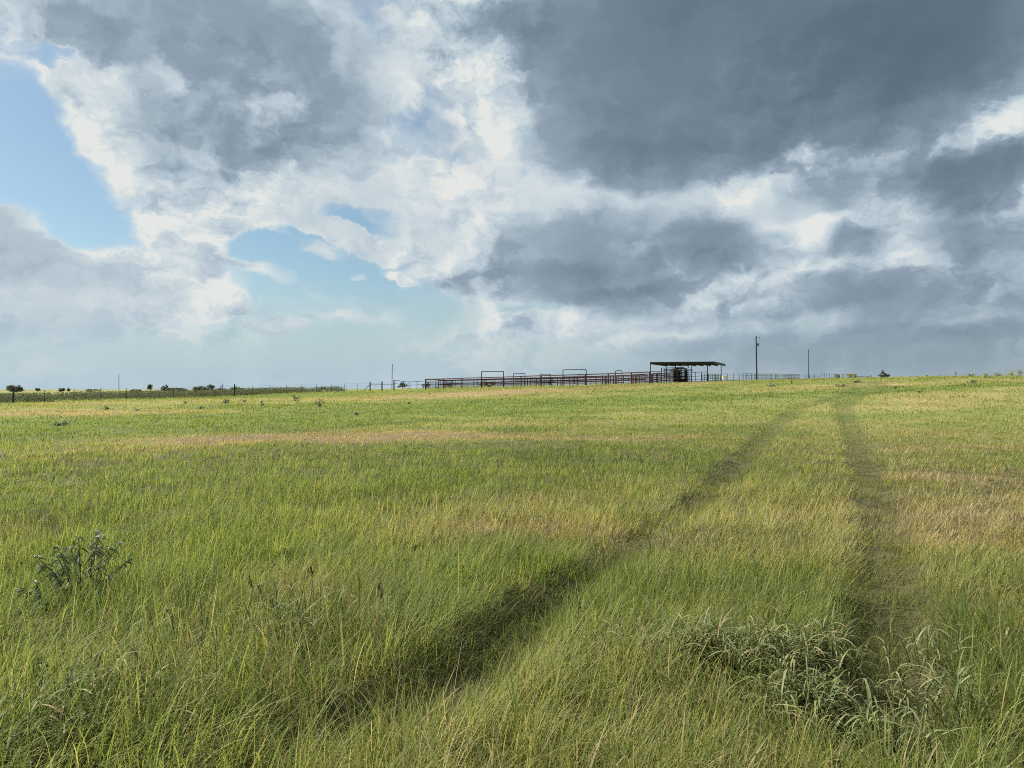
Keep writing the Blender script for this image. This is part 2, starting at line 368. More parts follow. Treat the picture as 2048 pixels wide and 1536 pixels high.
class MB:
    """collects shapes, builds them as one mesh"""
    def __init__(s): s.v = []; s.f = []
    def tube(s, a, b, r0, r1=None, n=6, cap=True):
        a = Vector(a); b = Vector(b); r1 = r0 if r1 is None else r1
        d = (b - a)
        if d.length < 1e-6: return s
        qd = d.to_track_quat('Z', 'Y'); X = qd @ Vector((1, 0, 0)); Y = qd @ Vector((0, 1, 0))
        k = len(s.v)
        for (p, r) in ((a, r0), (b, r1)):
            for i in range(n):
                t = 2 * pi * i / n
                s.v.append(tuple(p + X * (cos(t) * r) + Y * (sin(t) * r)))
        for i in range(n):
            j = (i + 1) % n; s.f.append((k + i, k + j, k + n + j, k + n + i))
        if cap:
            s.f.append(tuple(k + i for i in reversed(range(n)))); s.f.append(tuple(k + n + i for i in range(n)))
        return s
    def path(s, pts, r, n=6, r1=None):
        """smooth-jointed tube along points"""
        pts = [Vector(p) for p in pts]; m = len(pts); k = len(s.v)
        for i, p in enumerate(pts):
            d = (pts[min(i + 1, m - 1)] - pts[max(i - 1, 0)]).normalized()
            up = Vector((0, 0, 1)) if abs(d.z) < 0.95 else Vector((0, 1, 0))
            X = d.cross(up).normalized(); Y = X.cross(d)
            rr = r if r1 is None else r + (r1 - r) * i / (m - 1)
            for j in range(n):
                t = 2 * pi * j / n; s.v.append(tuple(p + X * (cos(t) * rr) + Y * (sin(t) * rr)))
        for i in range(m - 1):
            for j in range(n):
                j2 = (j + 1) % n
                s.f.append((k + i * n + j, k + i * n + j2, k + (i + 1) * n + j2, k + (i + 1) * n + j))
        s.f.append(tuple(k + j for j in reversed(range(n)))); s.f.append(tuple(k + (m - 1) * n + j for j in range(n)))
        return s
    def box(s, c, sx, sy, sz, rz=0.0, M=None):
        c = Vector(c); k = len(s.v); Rm = Matrix.Rotation(rz, 3, 'Z') if M is None else M
        for dx in (-1, 1):
            for dy in (-1, 1):
                for dz in (-1, 1):
                    s.v.append(tuple(c + Rm @ Vector((dx * sx / 2, dy * sy / 2, dz * sz / 2))))
        for f in ((0, 1, 3, 2), (4, 6, 7, 5), (0, 4, 5, 1), (2, 3, 7, 6), (0, 2, 6, 4), (1, 5, 7, 3)): s.f.append(tuple(k + i for i in f))
        return s
    def bar(s, a, b, w, h):
        a = Vector(a); b = Vector(b); d = b - a
        qd = d.to_track_quat('X', 'Z')
        return s.box((a + b) / 2, d.length, w, h, M=qd.to_matrix())
    def ball(s, c, rx, ry, rz, n=8, m=5):
        c = Vector(c); k = len(s.v)
        s.v.append(tuple(c + Vector((0, 0, -rz))))
        for i in range(1, m):
            ph = -pi / 2 + pi * i / m
            for j in range(n):
                t = 2 * pi * j / n; s.v.append(tuple(c + Vector((rx * cos(ph) * cos(t), ry * cos(ph) * sin(t), rz * sin(ph)))))
        s.v.append(tuple(c + Vector((0, 0, rz)))); e = len(s.v) - 1
        for j in range(n):
            j2 = (j + 1) % n
            s.f.append((k, k + 1 + j2, k + 1 + j))
            for i in range(m - 2):
                s.f.append((k + 1 + i * n + j, k + 1 + i * n + j2, k + 1 + (i + 1) * n + j2, k + 1 + (i + 1) * n + j))
            s.f.append((k + 1 + (m - 2) * n + j, k + 1 + (m - 2) * n + j2, e))
        return s
    def build(s, name, mat, parent=None, smooth=False):
        me = bpy.data.meshes.new(name)
        inv = Vector((0, 0, 0)) if parent is None else parent.location
        if parent is not None and parent.parent is not None: inv = inv + parent.parent.location
        me.from_pydata([(v[0] - inv[0], v[1] - inv[1], v[2] - inv[2]) for v in s.v], [], s.f)
        me.materials.append(mat)
        if smooth: me.polygons.foreach_set('use_smooth', np.ones(len(me.polygons), bool))
        o = bpy.data.objects.new(name, me); C.objects.link(o)
        if parent is not None: o.parent = parent
        return o

# ================================================================ materials
def principled(name, build, rough=0.7, metal=0.0, spec=0.3):
    mt = bpy.data.materials.new(name); mt.use_nodes = True
    T = NT(mt.node_tree); T.n.clear()
    b = T.node('ShaderNodeBsdfPrincipled'); b.inputs['Roughness'].default_value = rough
    b.inputs['Metallic'].default_value = metal; b.inputs['Specular IOR Level'].default_value = spec
    o = T.node('ShaderNodeOutputMaterial'); T.l.new(b.outputs[0], o.inputs[0])
    build(T, b)
    return mt
def speckled(name, c1, c2, scale=6.0, rough=0.7, metal=0.0, spec=0.3, bump=0.0):
    def f(T, b):
        tc = T.node('ShaderNodeTexCoord').outputs['Object']
        n = T.noise(tc, scale, 6, 0.65)
        T.put(b.inputs['Base Color'], T.mix(T.smooth(n, 0.38, 0.62), c1, c2))
        if bump:
            bp = T.node('ShaderNodeBump'); bp.inputs['Strength'].default_value = bump; T.put(bp.inputs['Height'], n); T.l.new(bp.outputs[0], b.inputs['Normal'])
    return principled(name, f, rough, metal, spec)
M = {
    'red_pipe': speckled('red_pipe', (0.048, 0.010, 0.010, 1), (0.080, 0.017, 0.014, 1), 3.0, 0.55, spec=0.4),
    'rust_pipe': speckled('rust_pipe', (0.032, 0.010, 0.009, 1), (0.055, 0.017, 0.014, 1), 3.0, 0.7),
    'dark_pipe': speckled('dark_pipe', (0.014, 0.012, 0.013, 1), (0.026, 0.020, 0.019, 1), 3.0, 0.6),
    'grey_pipe': speckled('grey_pipe', (0.09, 0.11, 0.12, 1), (0.14, 0.155, 0.16, 1), 3.0, 0.5, 0.3),
    'green_pipe': speckled('green_pipe', (0.05, 0.075, 0.07, 1), (0.08, 0.10, 0.09, 1), 3.0, 0.6),
    'steel_post': speckled('steel_post', (0.018, 0.016, 0.014, 1), (0.045, 0.035, 0.03, 1), 5.0, 0.7),
    'wire': speckled('wire', (0.16, 0.15, 0.145, 1), (0.22, 0.21, 0.20, 1), 5.0, 0.45, 0.6),
    'wood': speckled('weathered_wood', (0.034, 0.029, 0.026, 1), (0.062, 0.054, 0.048, 1), 5.0, 0.85, bump=0.3),
    'roof': speckled('roof_steel', (0.022, 0.025, 0.03, 1), (0.035, 0.038, 0.042, 1), 2.0, 0.6, 0.1),
    'white': speckled('white_paint', (0.6, 0.6, 0.58, 1), (0.75, 0.75, 0.72, 1), 3.0, 0.5),
    'pale_roof': speckled('pale_roof', (0.75, 0.75, 0.7, 1), (0.85, 0.85, 0.8, 1), 0.6, 0.4),
    'insulator': speckled('insulator', (0.12, 0.13, 0.15, 1), (0.2, 0.2, 0.22, 1), 3.0, 0.3),
    'bluegrey': speckled('blue_grey_paint', (0.05, 0.07, 0.14, 1), (0.07, 0.09, 0.17, 1), 3.0, 0.5),
    'concrete': speckled('concrete', (0.22, 0.22, 0.21, 1), (0.34, 0.33, 0.31, 1), 2.0, 0.9),
}
def leafy(name, cols, transl=0.35, rough=0.55, spec=0.25):
    """foliage: diffuse + translucent, colour varies by a per-leaf number"""
    mt = bpy.data.materials.new(name); mt.use_nodes = True
    T = NT(mt.node_tree); T.n.clear()
    rnd = T.attr('rnd')
    stops = [(k / (len(cols) - 1), c) for k, c in enumerate(cols)]
    col = T.ramp(rnd, stops)
    b = T.node('ShaderNodeBsdfPrincipled'); b.inputs['Roughness'].default_value = rough; b.inputs['Specular IOR Level'].default_value = spec
    T.put(b.inputs['Base Color'], col)
    tr = T.node('ShaderNodeBsdfTranslucent'); T.put(tr.inputs[0], T.mix(0.5, col, T.v('MULTIPLY', col, (1.5, 1.5, 0.7))))
    mx = T.node('ShaderNodeMixShader'); mx.inputs[0].default_value = transl
    T.l.new(b.outputs[0], mx.inputs[1]); T.l.new(tr.outputs[0], mx.inputs[2])
    o = T.node('ShaderNodeOutputMaterial'); T.l.new(mx.outputs[0], o.inputs[0])
    return mt
M['tree_leaf'] = leafy('tree_leaf', [(0.055, 0.072, 0.045), (0.085, 0.108, 0.060), (0.13, 0.155, 0.09)], 0.25)
M['weed_leaf'] = leafy('weed_leaf', [(0.10, 0.13, 0.07), (0.19, 0.22, 0.13), (0.36, 0.38, 0.27)], 0.25, 0.6)
M['thicket_leaf'] = leafy('thicket_leaf', [(0.065, 0.078, 0.042), (0.12, 0.135, 0.075), (0.21, 0.22, 0.14)], 0.2, 0.7, 0.1)
M['nettle_leaf'] = leafy('nettle_leaf', [(0.05, 0.075, 0.035), (0.12, 0.15, 0.085), (0.32, 0.34, 0.26)], 0.12, 0.6)
M['broad_leaf'] = leafy('broad_leaf', [(0.060, 0.090, 0.030), (0.120, 0.150, 0.056), (0.25, 0.275, 0.13), (0.34, 0.25, 0.14)], 0.3, 0.6, 0.22)
M['yellow_weed'] = leafy('yellow_weed', [(0.20, 0.19, 0.05), (0.32, 0.29, 0.08), (0.42, 0.38, 0.16)], 0.35)
M['straw'] = leafy('straw', [(0.30, 0.22, 0.12), (0.45, 0.36, 0.20), (0.55, 0.47, 0.30)], 0.2)
M['seed'] = leafy('seed', [(0.03, 0.018, 0.014), (0.07, 0.035, 0.025), (0.12, 0.07, 0.045)], 0.1)

def grass_colour(T, rnd, dry, rust):
    """living green, yellowing, straw and rust blades"""
    x = T.m('ADD', T.m('MULTIPLY', rnd, 0.62), T.m('MULTIPLY', dry, 0.72))
    c = T.ramp(x, [(0.0, (0.066, 0.108, 0.026)), (0.26, (0.132, 0.184, 0.045)), (0.50, (0.218, 0.250, 0.076)), (0.70, (0.265, 0.255, 0.088)), (0.88, (0.33, 0.275, 0.130)), (1.0, (0.44, 0.36, 0.22))])
    c = T.mix(T.m('MULTIPLY', rust, 0.5), c, (0.24, 0.165, 0.09, 1))
    return T.mix(T.m('MULTIPLY', T.attr('worn'), 0.52), c, (0.078, 0.096, 0.030, 1))
mt = bpy.data.materials.new('grass_blade'); mt.use_nodes = True
T = NT(mt.node_tree); T.n.clear()
col = grass_colour(T, T.attr('rnd'), T.attr('dry'), T.attr('rust'))
b = T.node('ShaderNodeBsdfPrincipled'); b.inputs['Roughness'].default_value = 0.6; b.inputs['Specular IOR Level'].default_value = 0.2
T.put(b.inputs['Base Color'], col)
tr = T.node('ShaderNodeBsdfTranslucent'); T.put(tr.inputs[0], T.v('MULTIPLY', col, (1.4, 1.4, 0.9)))
mx = T.node('ShaderNodeMixShader'); mx.inputs[0].default_value = 0.45
T.l.new(b.outputs[0], mx.inputs[1]); T.l.new(tr.outputs[0], mx.inputs[2])
o = T.node('ShaderNodeOutputMaterial'); T.l.new(mx.outputs[0], o.inputs[0])
M['grass'] = mt
def _ground(T, b):
    rnd = T.noise(T.node('ShaderNodeNewGeometry').outputs['Position'], 3.0, 8, 0.75)
    big = T.noise(T.v('MULTIPLY', T.node('ShaderNodeNewGeometry').outputs['Position'], (1, 1, 0)), 0.05, 5, 0.6)
    far = T.attr('far')
    near_c = T.mix(T.smooth(rnd, 0.35, 0.65), (0.035, 0.036, 0.016, 1), (0.10, 0.085, 0.045, 1))
    x = T.m('ADD', T.smooth(rnd, 0.3, 0.7), T.m('SUBTRACT', big, 0.5))
    far_c = grass_colour(T, x, T.attr('dry'), T.attr('rust'))
    T.put(b.inputs['Base Color'], T.mix(far, near_c, T.v('MULTIPLY', far_c, (0.8, 0.8, 0.8))))
M['ground'] = principled('pasture_soil', _ground, 0.95, spec=0.1)

# ================================================================ ground
NA, NR = 420, 330
ang = np.linspace(0, 2 * pi, NA, endpoint=False)
# finer steps of angle inside the view
ang = np.sort(np.concatenate([np.linspace(-0.75, 0.75, 520), np.linspace(0.75, 2 * pi - 0.75, 120)[1:-1]]))
NA = len(ang)
rad = np.concatenate([np.geomspace(1.0, 230, 300), np.geomspace(240, 9000, 30)])
NR = len(rad)
RR, AA = np.meshgrid(rad, ang, indexing='ij')
GX = RR * np.sin(AA); GY = RR * np.cos(AA)
GZ = H(GX, GY) - (0.09 + 0.06 * (RR < 6.5)) * track(GX, GY) * (RR < 60)
gv = np.stack([GX, GY, GZ], -1).reshape(-1, 3)
gv = np.vstack([gv, [[0, 0, 0.0]]])
i0 = np.arange(NR - 1)[:, None] * NA + np.arange(NA)[None, :]
i1 = np.arange(NR - 1)[:, None] * NA + (np.arange(NA)[None, :] + 1) % NA
gf = np.stack([i0, i0 + NA, i1 + NA, i1], -1).reshape(-1, 4)[:, ::-1]
fan = np.array([(len(gv) - 1, k, (k + 1) % NA, (k + 1) % NA) for k in range(NA)])
dry, rust = patch_vals(GX.ravel(), GY.ravel())
dry = np.append(dry, 0.3); rust = np.append(rust, 0)
far = np.append(smoothstep(RR.ravel(), 12, 45), 0)
worn = np.append((track(GX, GY) * (RR < 130)).ravel(), 0)
ground = mesh_np('ground', gv, gf[:, ::-1], M['ground'], {'dry': dry, 'rust': rust, 'far': far, 'worn': worn}, smooth=True)
tag(ground, kind='structure')

# ================================================================ grass, blade by blade
rng = np.random.default_rng(7)
def blades(n_try, d0, d1, dens, segs, wk, half=0.80, lenk=1.0, per=14, flat=0.0, rshift=0.0, straight=False):
    """roots drawn in rings of distance with density dens(d) per square metre"""
    out = []
    edges = np.geomspace(d0, d1, 26)
    for a, b_ in zip(edges[:-1], edges[1:]):
        area = half * (b_ * b_ - a * a) / 1.0
        m = int(area * dens(0.5 * (a + b_)))
        # tufts: a centre and blades around it
        k = max(1, m // per)
        rr = np.sqrt(rng.uniform(a * a, b_ * b_, k)); th = rng.uniform(-half, half, k)
        cx = rr * np.tan(th * 0.93); cy = rr
        sp = (0.018 + 0.009 * rr)[:, None]
        dx = rng.normal(0, 1, (k, per)) * sp; dy = rng.normal(0, 1, (k, per)) * sp
        out.append(np.stack([(cx[:, None] + dx).ravel(), (cy[:, None] + dy).ravel(), dx.ravel() / np.repeat(sp.ravel(), per), dy.ravel() / np.repeat(sp.ravel(), per), np.repeat(rng.uniform(0, 1, k), per)], -1))
    P = np.concatenate(out); x, y = P[:, 0], P[:, 1]
    r = np.hypot(x, y)
    tk = track(x, y)
    keep = (rng.uniform(0, 1, len(x)) > 0.10 * tk) & (r > 1.9)
    P = P[keep]; x, y, r, tk = x[keep], y[keep], r[keep], tk[keep]
    n = len(x)
    dry, rust = patch_vals(x, y)
    z = H(x, y) - (0.09 + 0.06 * (r < 6.5)) * tk * (r < 60)
    lush = fbm(x, y, 0.9, 3, 41); lush2 = fbm(x, y, 3.5, 2, 43)
    L = (0.17 + 0.15 * lush + 0.10 * (lush2 - 0.5)) * rng.uniform(0.55, 1.25, n) * (0.62 + 0.76 * P[:, 4] ** 1.5) * lenk
    L *= 1 - 0.48 * tk
    L *= 1 - 0.30 * np.clip(dry, 0, 1)
    L *= 1.12 - 0.45 * smoothstep(r, 5, 18)
    # grass stands highest just left of the near track
    L *= 1 + 0.42 * np.exp(-((x + 1.2) ** 2 + (y - 4.2) ** 2) / 1.6)
    # lean: common sweep by place, tuft spread, chance
    sw = (fbm(x, y, 1.3, 2, 51) - 0.5) * 2 * pi * 1.3
    amp = 0.10 + 0.22 * fbm(x, y, 1.1, 2, 53)
    lx = np.cos(sw) * amp - 0.06 * np.sign(x) + 0.20 * P[:, 2] + rng.normal(0, 0.22, n)
    ly = np.sin(sw) * amp * 0.6 + 0.18 * P[:, 3] + rng.normal(0, 0.22, n) - 0.05
    bend = rng.uniform(0.1, 0.90, n) ** 1.6
    if flat: bend = bend * .3; lx = rng.normal(0, 1, n) * flat; ly = rng.normal(0, 1, n) * flat
    if straight: bend = bend * .5
    lm = np.hypot(lx, ly) + 1e-6; ux, uy = lx / lm, ly / lm
    w = wk(r) * rng.uniform(0.45, 1.0, n) * np.where(rng.uniform(0, 1, n) < 0.06, 1.9, 1.0)
    # ribbons
    ta = rng.uniform(-0.9, 0.9, n)
    sxv = -uy * np.cos(ta) + ux * np.sin(ta) * 0.4; syv = ux * np.cos(ta) + uy * np.sin(ta) * 0.4
    V = np.empty((n, 2 * segs + 1, 3), np.float32)
    for k in range(segs + 1):
        s = k / segs
        hor = L * (lm * 0.8 * s + bend * (0.55 * s * s + 0.25 * s ** 3))
        ver = L * s * np.maximum(0.12, 1 - (0.18 if not flat else 0.62) * lm) - L * bend * 0.52 * s ** 2.4
        ww = w * (1 - s ** 1.6 * 0.75)
        cx = x + ux * hor; cy = y + uy * hor; cz = z + ver - 0.01
        if k < segs:
            V[:, 2 * k, 0] = cx - sxv * ww / 2; V[:, 2 * k, 1] = cy - syv * ww / 2; V[:, 2 * k, 2] = cz
            V[:, 2 * k + 1, 0] = cx + sxv * ww / 2; V[:, 2 * k + 1, 1] = cy + syv * ww / 2; V[:, 2 * k + 1, 2] = cz
        else:
            V[:, 2 * k, 0] = cx; V[:, 2 * k, 1] = cy; V[:, 2 * k, 2] = cz
    loc = []
    for k in range(segs - 1):
        a0 = 2 * k
        loc += [(a0, a0 + 1, a0 + 3), (a0, a0 + 3, a0 + 2)]
    loc.append((2 * segs - 2, 2 * segs - 1, 2 * segs))
    loc = np.array(loc, np.int64)
    nv = 2 * segs + 1
    Fa = (np.arange(n)[:, None, None] * nv + loc[None]).reshape(-1, 3)
    dry = dry * (1 - 0.35 * tk)
    dead = rng.uniform(0, 1, n) < (0.06 + 0.25 * dry)
    rn = np.clip(rng.normal(0.44, 0.30, n) + 0.22 * (P[:, 4] - 0.5) + dead * 0.6 + rshift, 0, 1.35)
    rep = lambda q_: np.repeat(q_, nv)
    return V.reshape(-1, 3), Fa, rep(rn), rep(dry), rep(rust), rep(tk)

def grass_object(parts):
    off = 0; Vs = []; Fs = []; A = [[], [], [], []]
    for (V, Fa, rn, dr, ru, tk) in parts:
        Vs.append(V); Fs.append(Fa + off); off += len(V)
        for k, q_ in enumerate((rn, dr, ru, tk)): A[k].append(q_)
    return mesh_np('grass', np.concatenate(Vs), np.concatenate(Fs), M['grass'], {'rnd': np.concatenate(A[0]), 'dry': np.concatenate(A[1]), 'rust': np.concatenate(A[2]), 'worn': np.concatenate(A[3])})
parts = [
    blades(0, 1.9, 9.0, lambda d: 420 * min(1, (3.2 / d)), 2, lambda r: 0.0045 + 0.0004 * r, lenk=.5, flat=1.2, rshift=.55),      # fallen thatch
    blades(0, 1.9, 16.0, lambda d: 46 * min(1, (6 / d)), 5, lambda r: 0.0035 + 0.0004 * r, lenk=1.5, per=3, straight=True, rshift=.35),  # tall culms
    blades(0, 1.9, 9.0, lambda d: 60 * min(1, (4 / d)), 6, lambda r: 0.011 + 0.0004 * r, lenk=.9, per=6, rshift=.12),              # broader leaves
    blades(0, 1.9, 7.0, lambda d: 2500 if d < 3.2 else 2500 * (3.2 / d) ** 0.9, 6, lambda r: 0.0056 + 0.00035 * r),
    blades(0, 7.0, 24.0, lambda d: 1450 * (7.0 / d) ** 1.9, 3, lambda r: 0.0020 + 0.00085 * r),
    blades(0, 24.0, 125.0, lambda d: 190 * (24.0 / d) ** 1.85, 2, lambda r: 0.00085 * r, lenk=0.9, rshift=0.0),
]
grass = grass_object(parts)
tag(grass, 'tall green and straw coloured pasture grass all over the field', 'grass', kind='stuff')
print('GRASS faces', len(grass.data.polygons))
del parts

# ================================================================ left wire fence
def zrow(row, d): return EYE - (row - HROW) / F * d
ORD = ['first', 'second', 'third', 'fourth', 'fifth', 'sixth', 'seventh', 'eighth', 'ninth', 'tenth', 'eleventh', 'twelfth', 'thirteenth', 'fourteenth', 'fifteenth', 'sixteenth', 'seventeenth', 'eighteenth']
wf = empty('wire_fence', (-50, 77, h1(-50, 77)))
tag(wf, 'long barbed wire fence on thin dark steel posts along the weeds at the left', 'fence')
FP = []
for i in range(-3, 19):
    x, y = -49.9 + 1.485 * i, 77 + 2.70 * i
    FP.append((i, Vector((x, y, h1(x, y)))))
for i, p in FP:
    m = MB()
    if i in (0, 9, 18):
        m.tube(p - Vector((0, 0, .2)), p + Vector((0.02, 0, 1.58)), 0.10, 0.09, 8); m.build('wooden_post', M['wood'], wf)
    else:
        tl = Vector((random.Random(i).uniform(-.04, .04), 0, 1.36))
        m.bar(p - Vector((0, 0, .2)), p + tl, 0.075, 0.015); m.bar(p - Vector((0, 0, .2)), p + tl, 0.012, 0.045)
        m.build('post', M['steel_post'], wf)
xb = []
for px, d in ((764, 126), (788, 127)):
    p = at(px, d); xb.append(p)
    MB().tube(p - Vector((0, 0, .2)), p + Vector((0, 0, 1.55 if px == 764 else 1.75)), 0.11, 0.10, 8).build('wooden_post', M['wood'], wf)
for hh in (0.25, 0.5, 0.75, 1.0, 1.28):
    MB().path([p + Vector((0, -0.03, hh)) for i, p in FP] + [xb[0] + Vector((0, -.03, hh))], 0.006, 4).build('wire', M['wire'], wf)
e = FP[-1][1]
MB().tube(e + Vector((0, 0, 1.18)), xb[1] + Vector((0, 0, 1.05)), 0.05, n=6).build('brace_rail', M['wood'], wf)
q1 = at(726, 122)
MB().tube(q1, e + Vector((0, 0, 1.15)), 0.05, n=6).build('diagonal_brace', M['wood'], wf)
p3 = FP[6][1]
MB().tube(at(190, 82), p3 + Vector((0, 0, .75)), 0.045, n=6).build('diagonal_brace', M['wood'], wf)
MB().tube(p3 - Vector((0, 0, .2)), p3 + Vector((0, -.02, 1.42)), 0.045, n=6).build('wooden_post', M['wood'], wf)

# pipe wing between the wire fence and the corral
wg = empty('pipe_wing_fence', at(790, 127)); tag(wg, 'low sagging pipe rail fence joining the wire fence to the red corral', 'fence')
ws = [(789, 127.2, 1.72), (816, 127, 1.33), (820, 127, 1.33), (834, 127.5, 1.38), (849.5, 128, 1.42)]
pts = [at(a, b) + Vector((0, 0, h_)) for a, b, h_ in ws]
for (a, b, h_), pt in zip(ws[1:4], pts[1:4]):
    MB().tube(at(a, b, -.2), pt, 0.045, n=6).build('post', M['dark_pipe'], wg)
MB().path(pts, 0.04, 6).build('top_rail', M['rust_pipe'], wg)
MB().path([p - Vector((0, 0, .55)) for p in pts], 0.03, 6).build('lower_rail', M['rust_pipe'], wg)

# ================================================================ corral
def rail_fence(name, label, pts, heights, mat, postmat, pr=0.06, rr=0.045, post_h=1.72, mesh=None, cat='fence'):
    """pts: (px, d); heights: rail heights; every post, rail run and wire infill a part"""
    P = [at(a, b) for a, b in pts]
    root = empty(name, P[0]); tag(root, label, cat)
    for k, p in enumerate(P):
        MB().tube(p - Vector((0, 0, .25)), p + Vector((0, 0, post_h + .03)), pr, n=8).ball(p + Vector((0, 0, post_h + .03)), pr, pr, .03, 8, 4).build('post', postmat, root)
    for hh in heights:
        r_ = rr if hh == max(heights) else rr * .85
        MB().path([p + Vector((0, 0, hh)) for p in P], r_, 6).build('top_rail' if hh == max(heights) else 'rail', mat, root)
    if mesh:
        z0, z1, step, zs = mesh
        for a, b in zip(P[:-1], P[1:]):
            m = MB(); n = max(2, int((b - a).length / step)); r_ = .009
            for i in range(1, n):
                c = a.lerp(b, i / n); m.bar(c + Vector((0, 0, z0)), c + Vector((0, 0, z1)), r_ * 2, r_ * 2)
            for z in zs: m.bar(a + Vector((0, 0, z)), b + Vector((0, 0, z)), r_ * 2, r_ * 2)
            m.build('wire_panel', M['rust_pipe'], root)
    return root
def ln(px0, d0, px1, d1, plist): return [(p, d0 + (d1 - d0) * (p - px0) / (px1 - px0)) for p in plist]

front = ln(851, 128, 1299, 113.5, [851, 887.5, 924, 963, 1007, 1042, 1082.5, 1126, 1171, 1216.5, 1263.4, 1299])
rail_fence('corral_fence', 'long rusty red pipe corral fence with wire infill, the front row facing the field', front, (1.70, 0.86), M['red_pipe'], M['red_pipe'], .09, .085, mesh=(0.1, 1.68, .28, (0.3, .58, 1.12, 1.4)))
second = ln(877, 136, 1290, 124, [877, 902, 948, 970, 990, 1010, 1032, 1055, 1070, 1088, 1115, 1139, 1155, 1192, 1211, 1227, 1247, 1271, 1290])
rail_fence('corral_fence', 'dark red pipe fence standing just inside the front corral fence, its top rail lower', second, (1.5, 1.42, 0.7), M['red_pipe'], M['red_pipe'], 0.07, 0.08, 1.52, mesh=(0.1, 1.4, .35, (0.4, 1.05)))
third = ln(893, 165, 1290, 146, [893, 911, 924, 936, 955, 974, 996, 1018, 1036, 1061, 1078, 1108, 1124, 1148, 1168, 1190, 1208, 1236, 1262, 1290])
rail_fence('corral_fence', 'thin greyish pipe fence at the back of the corral, seen between the red rails', third, (1.55, 1.05, 0.55), M['rust_pipe'], M['rust_pipe'], 0.05, 0.055, 1.55, mesh=(0.1, 1.5, .5, (.3, .8)))
fourth = ln(1000, 134, 1296, 121, [1000, 1024, 1049, 1073, 1098, 1121, 1146, 1182, 1204, 1233, 1256, 1276, 1296])
rail_fence('corral_fence', 'middle red pipe fence crossing the right half of the corral behind the two front rows', fourth, (1.35, 1.0, .6), M['red_pipe'], M['red_pipe'], .05, .06, 1.38)
side = [(852, 129), (872, 138), (890, 148), (905, 160)]
rail_fence('corral_fence', 'pipe side fence closing the left end of the red corral', side, (1.65, 0.86), M['rust_pipe'], M['rust_pipe'], 0.05, 0.04, 1.6, mesh=(0.1, 1.5, .4, (0.4, 1.2)))
for (x_, lab) in ((1062, 'left'), (1205, 'right')):
    cr = [(x_, 120.5), (x_ + 8, 128), (x_ + 16, 138)]
    rail_fence('pen_divider', 'red pipe divider crossing the corral %s' % ('left of the tallest overhead gate frame' if lab == 'left' else 'just left of the arched gate frame'), cr, (1.45, 1.0, .55), M['red_pipe'], M['red_pipe'], .05, .04, 1.5)

def gate_frame(pxa, pxb, row, d, label, mat, arch=0.0, r=.062):
    a, b = at(pxa, d), at(pxb, d - .4); zt = zrow(row, d)
    root = empty('gate_frame', a); tag(root, label, 'gate frame')
    A = Vector((a.x, a.y, zt)); B = Vector((b.x, b.y, zt + .02))
    MB().tube(a - Vector((0, 0, .2)), A, r, n=8).build('post', mat, root)
    MB().tube(b - Vector((0, 0, .2)), B, r, n=8).build('post', mat, root)
    n = 8
    MB().path([A.lerp(B, i / n) + Vector((0, 0, arch * sin(pi * i / n))) for i in range(n + 1)], r * .9, 8).build('header', mat, root)
    g = MB(); w = b - a
    for z in (.35, .65, .95, 1.25, 1.5): g.tube(a + w * .05 + Vector((0, 0, z)), a + w * .95 + Vector((0, 0, z)), .022, n=5)
    for t in (.05, .5, .95): g.tube(a + w * t + Vector((0, 0, .3)), a + w * t + Vector((0, 0, 1.52)), .026, n=5)
    g.build('gate', mat, root)
    return root
gate_frame(963, 1007, 743, 126, 'tall square overhead gate frame at the left part of the corral', M['dark_pipe'])
gate_frame(1027, 1050, 747.3, 150, 'small thin overhead gate frame right beside the tall left one', M['dark_pipe'])
gate_frame(1080.5, 1101.5, 748.8, 158, 'lowest thin overhead gate frame, midway along the corral', M['dark_pipe'])
gate_frame(1126, 1172.5, 739.6, 118.5, 'tallest and widest overhead gate frame, in the middle of the corral', M['rust_pipe'])
gate_frame(1231, 1244, 742.5, 128, 'narrow gate frame with an arched top left of the shed', M['dark_pipe'], arch=.12)

# ================================================================ open shed
zt = zrow(725, 112)
A = Vector((*pxy(1300, 112), zt)); Bc = Vector((*pxy(1429, 109.5), zt)); Cc = Vector((*pxy(1451, 120.5), zt)); D = Vector((*pxy(1334, 122), zt))
shed = empty('open_shed', at(1300.5, 113)); tag(shed, 'open sided shed with flat dark metal roof over the cattle working pens', 'shed')
m = MB(); k = 0
th = Vector((0, 0, .06))
for p in (A, Bc, Cc, D): m.v.append(tuple(p))
for p in (A, Bc, Cc, D): m.v.append(tuple(p + th))
m.f += [(3, 2, 1, 0), (4, 5, 6, 7), (0, 1, 5, 4), (1, 2, 6, 5), (2, 3, 7, 6), (3, 0, 4, 7)]
for i in range(1, 24):       # standing ribs
    t = i / 24; m.bar(A.lerp(Bc, t) + th * 1.05 + (D - A) * .02, D.lerp(Cc, t) + th * 1.05, .05, .02)
m.build('roof', M['roof'], shed)
ins = lambda p, q_: p.lerp(q_, .012)
MB().bar(A - Vector((0, 0, .11)), Bc - Vector((0, 0, .11)), .08, .26).build('fascia', M['dark_pipe'], shed)
for i in range(9):
    t = i / 8 * .985 + .0075
    MB().bar(A.lerp(Bc, t) - Vector((0, 0, .13)) + (D - A) * .012, D.lerp(Cc, t) - Vector((0, 0, .16)), .14, .24).build('rafter', M['dark_pipe'], shed)
def spost(px, d, name='post'):
    g = at(px, d); MB().tube(g - Vector((0, 0, .2)), Vector((g.x, g.y, zt - .02)), .062, n=8).build(name, M['dark_pipe'], shed)
for px, d in ((1300.8, 112.3), (1332.3, 120), (1351, 121.5), (1382.5, 119.5), (1415, 118.5), (1442.3, 119.5)): spost(px, d)

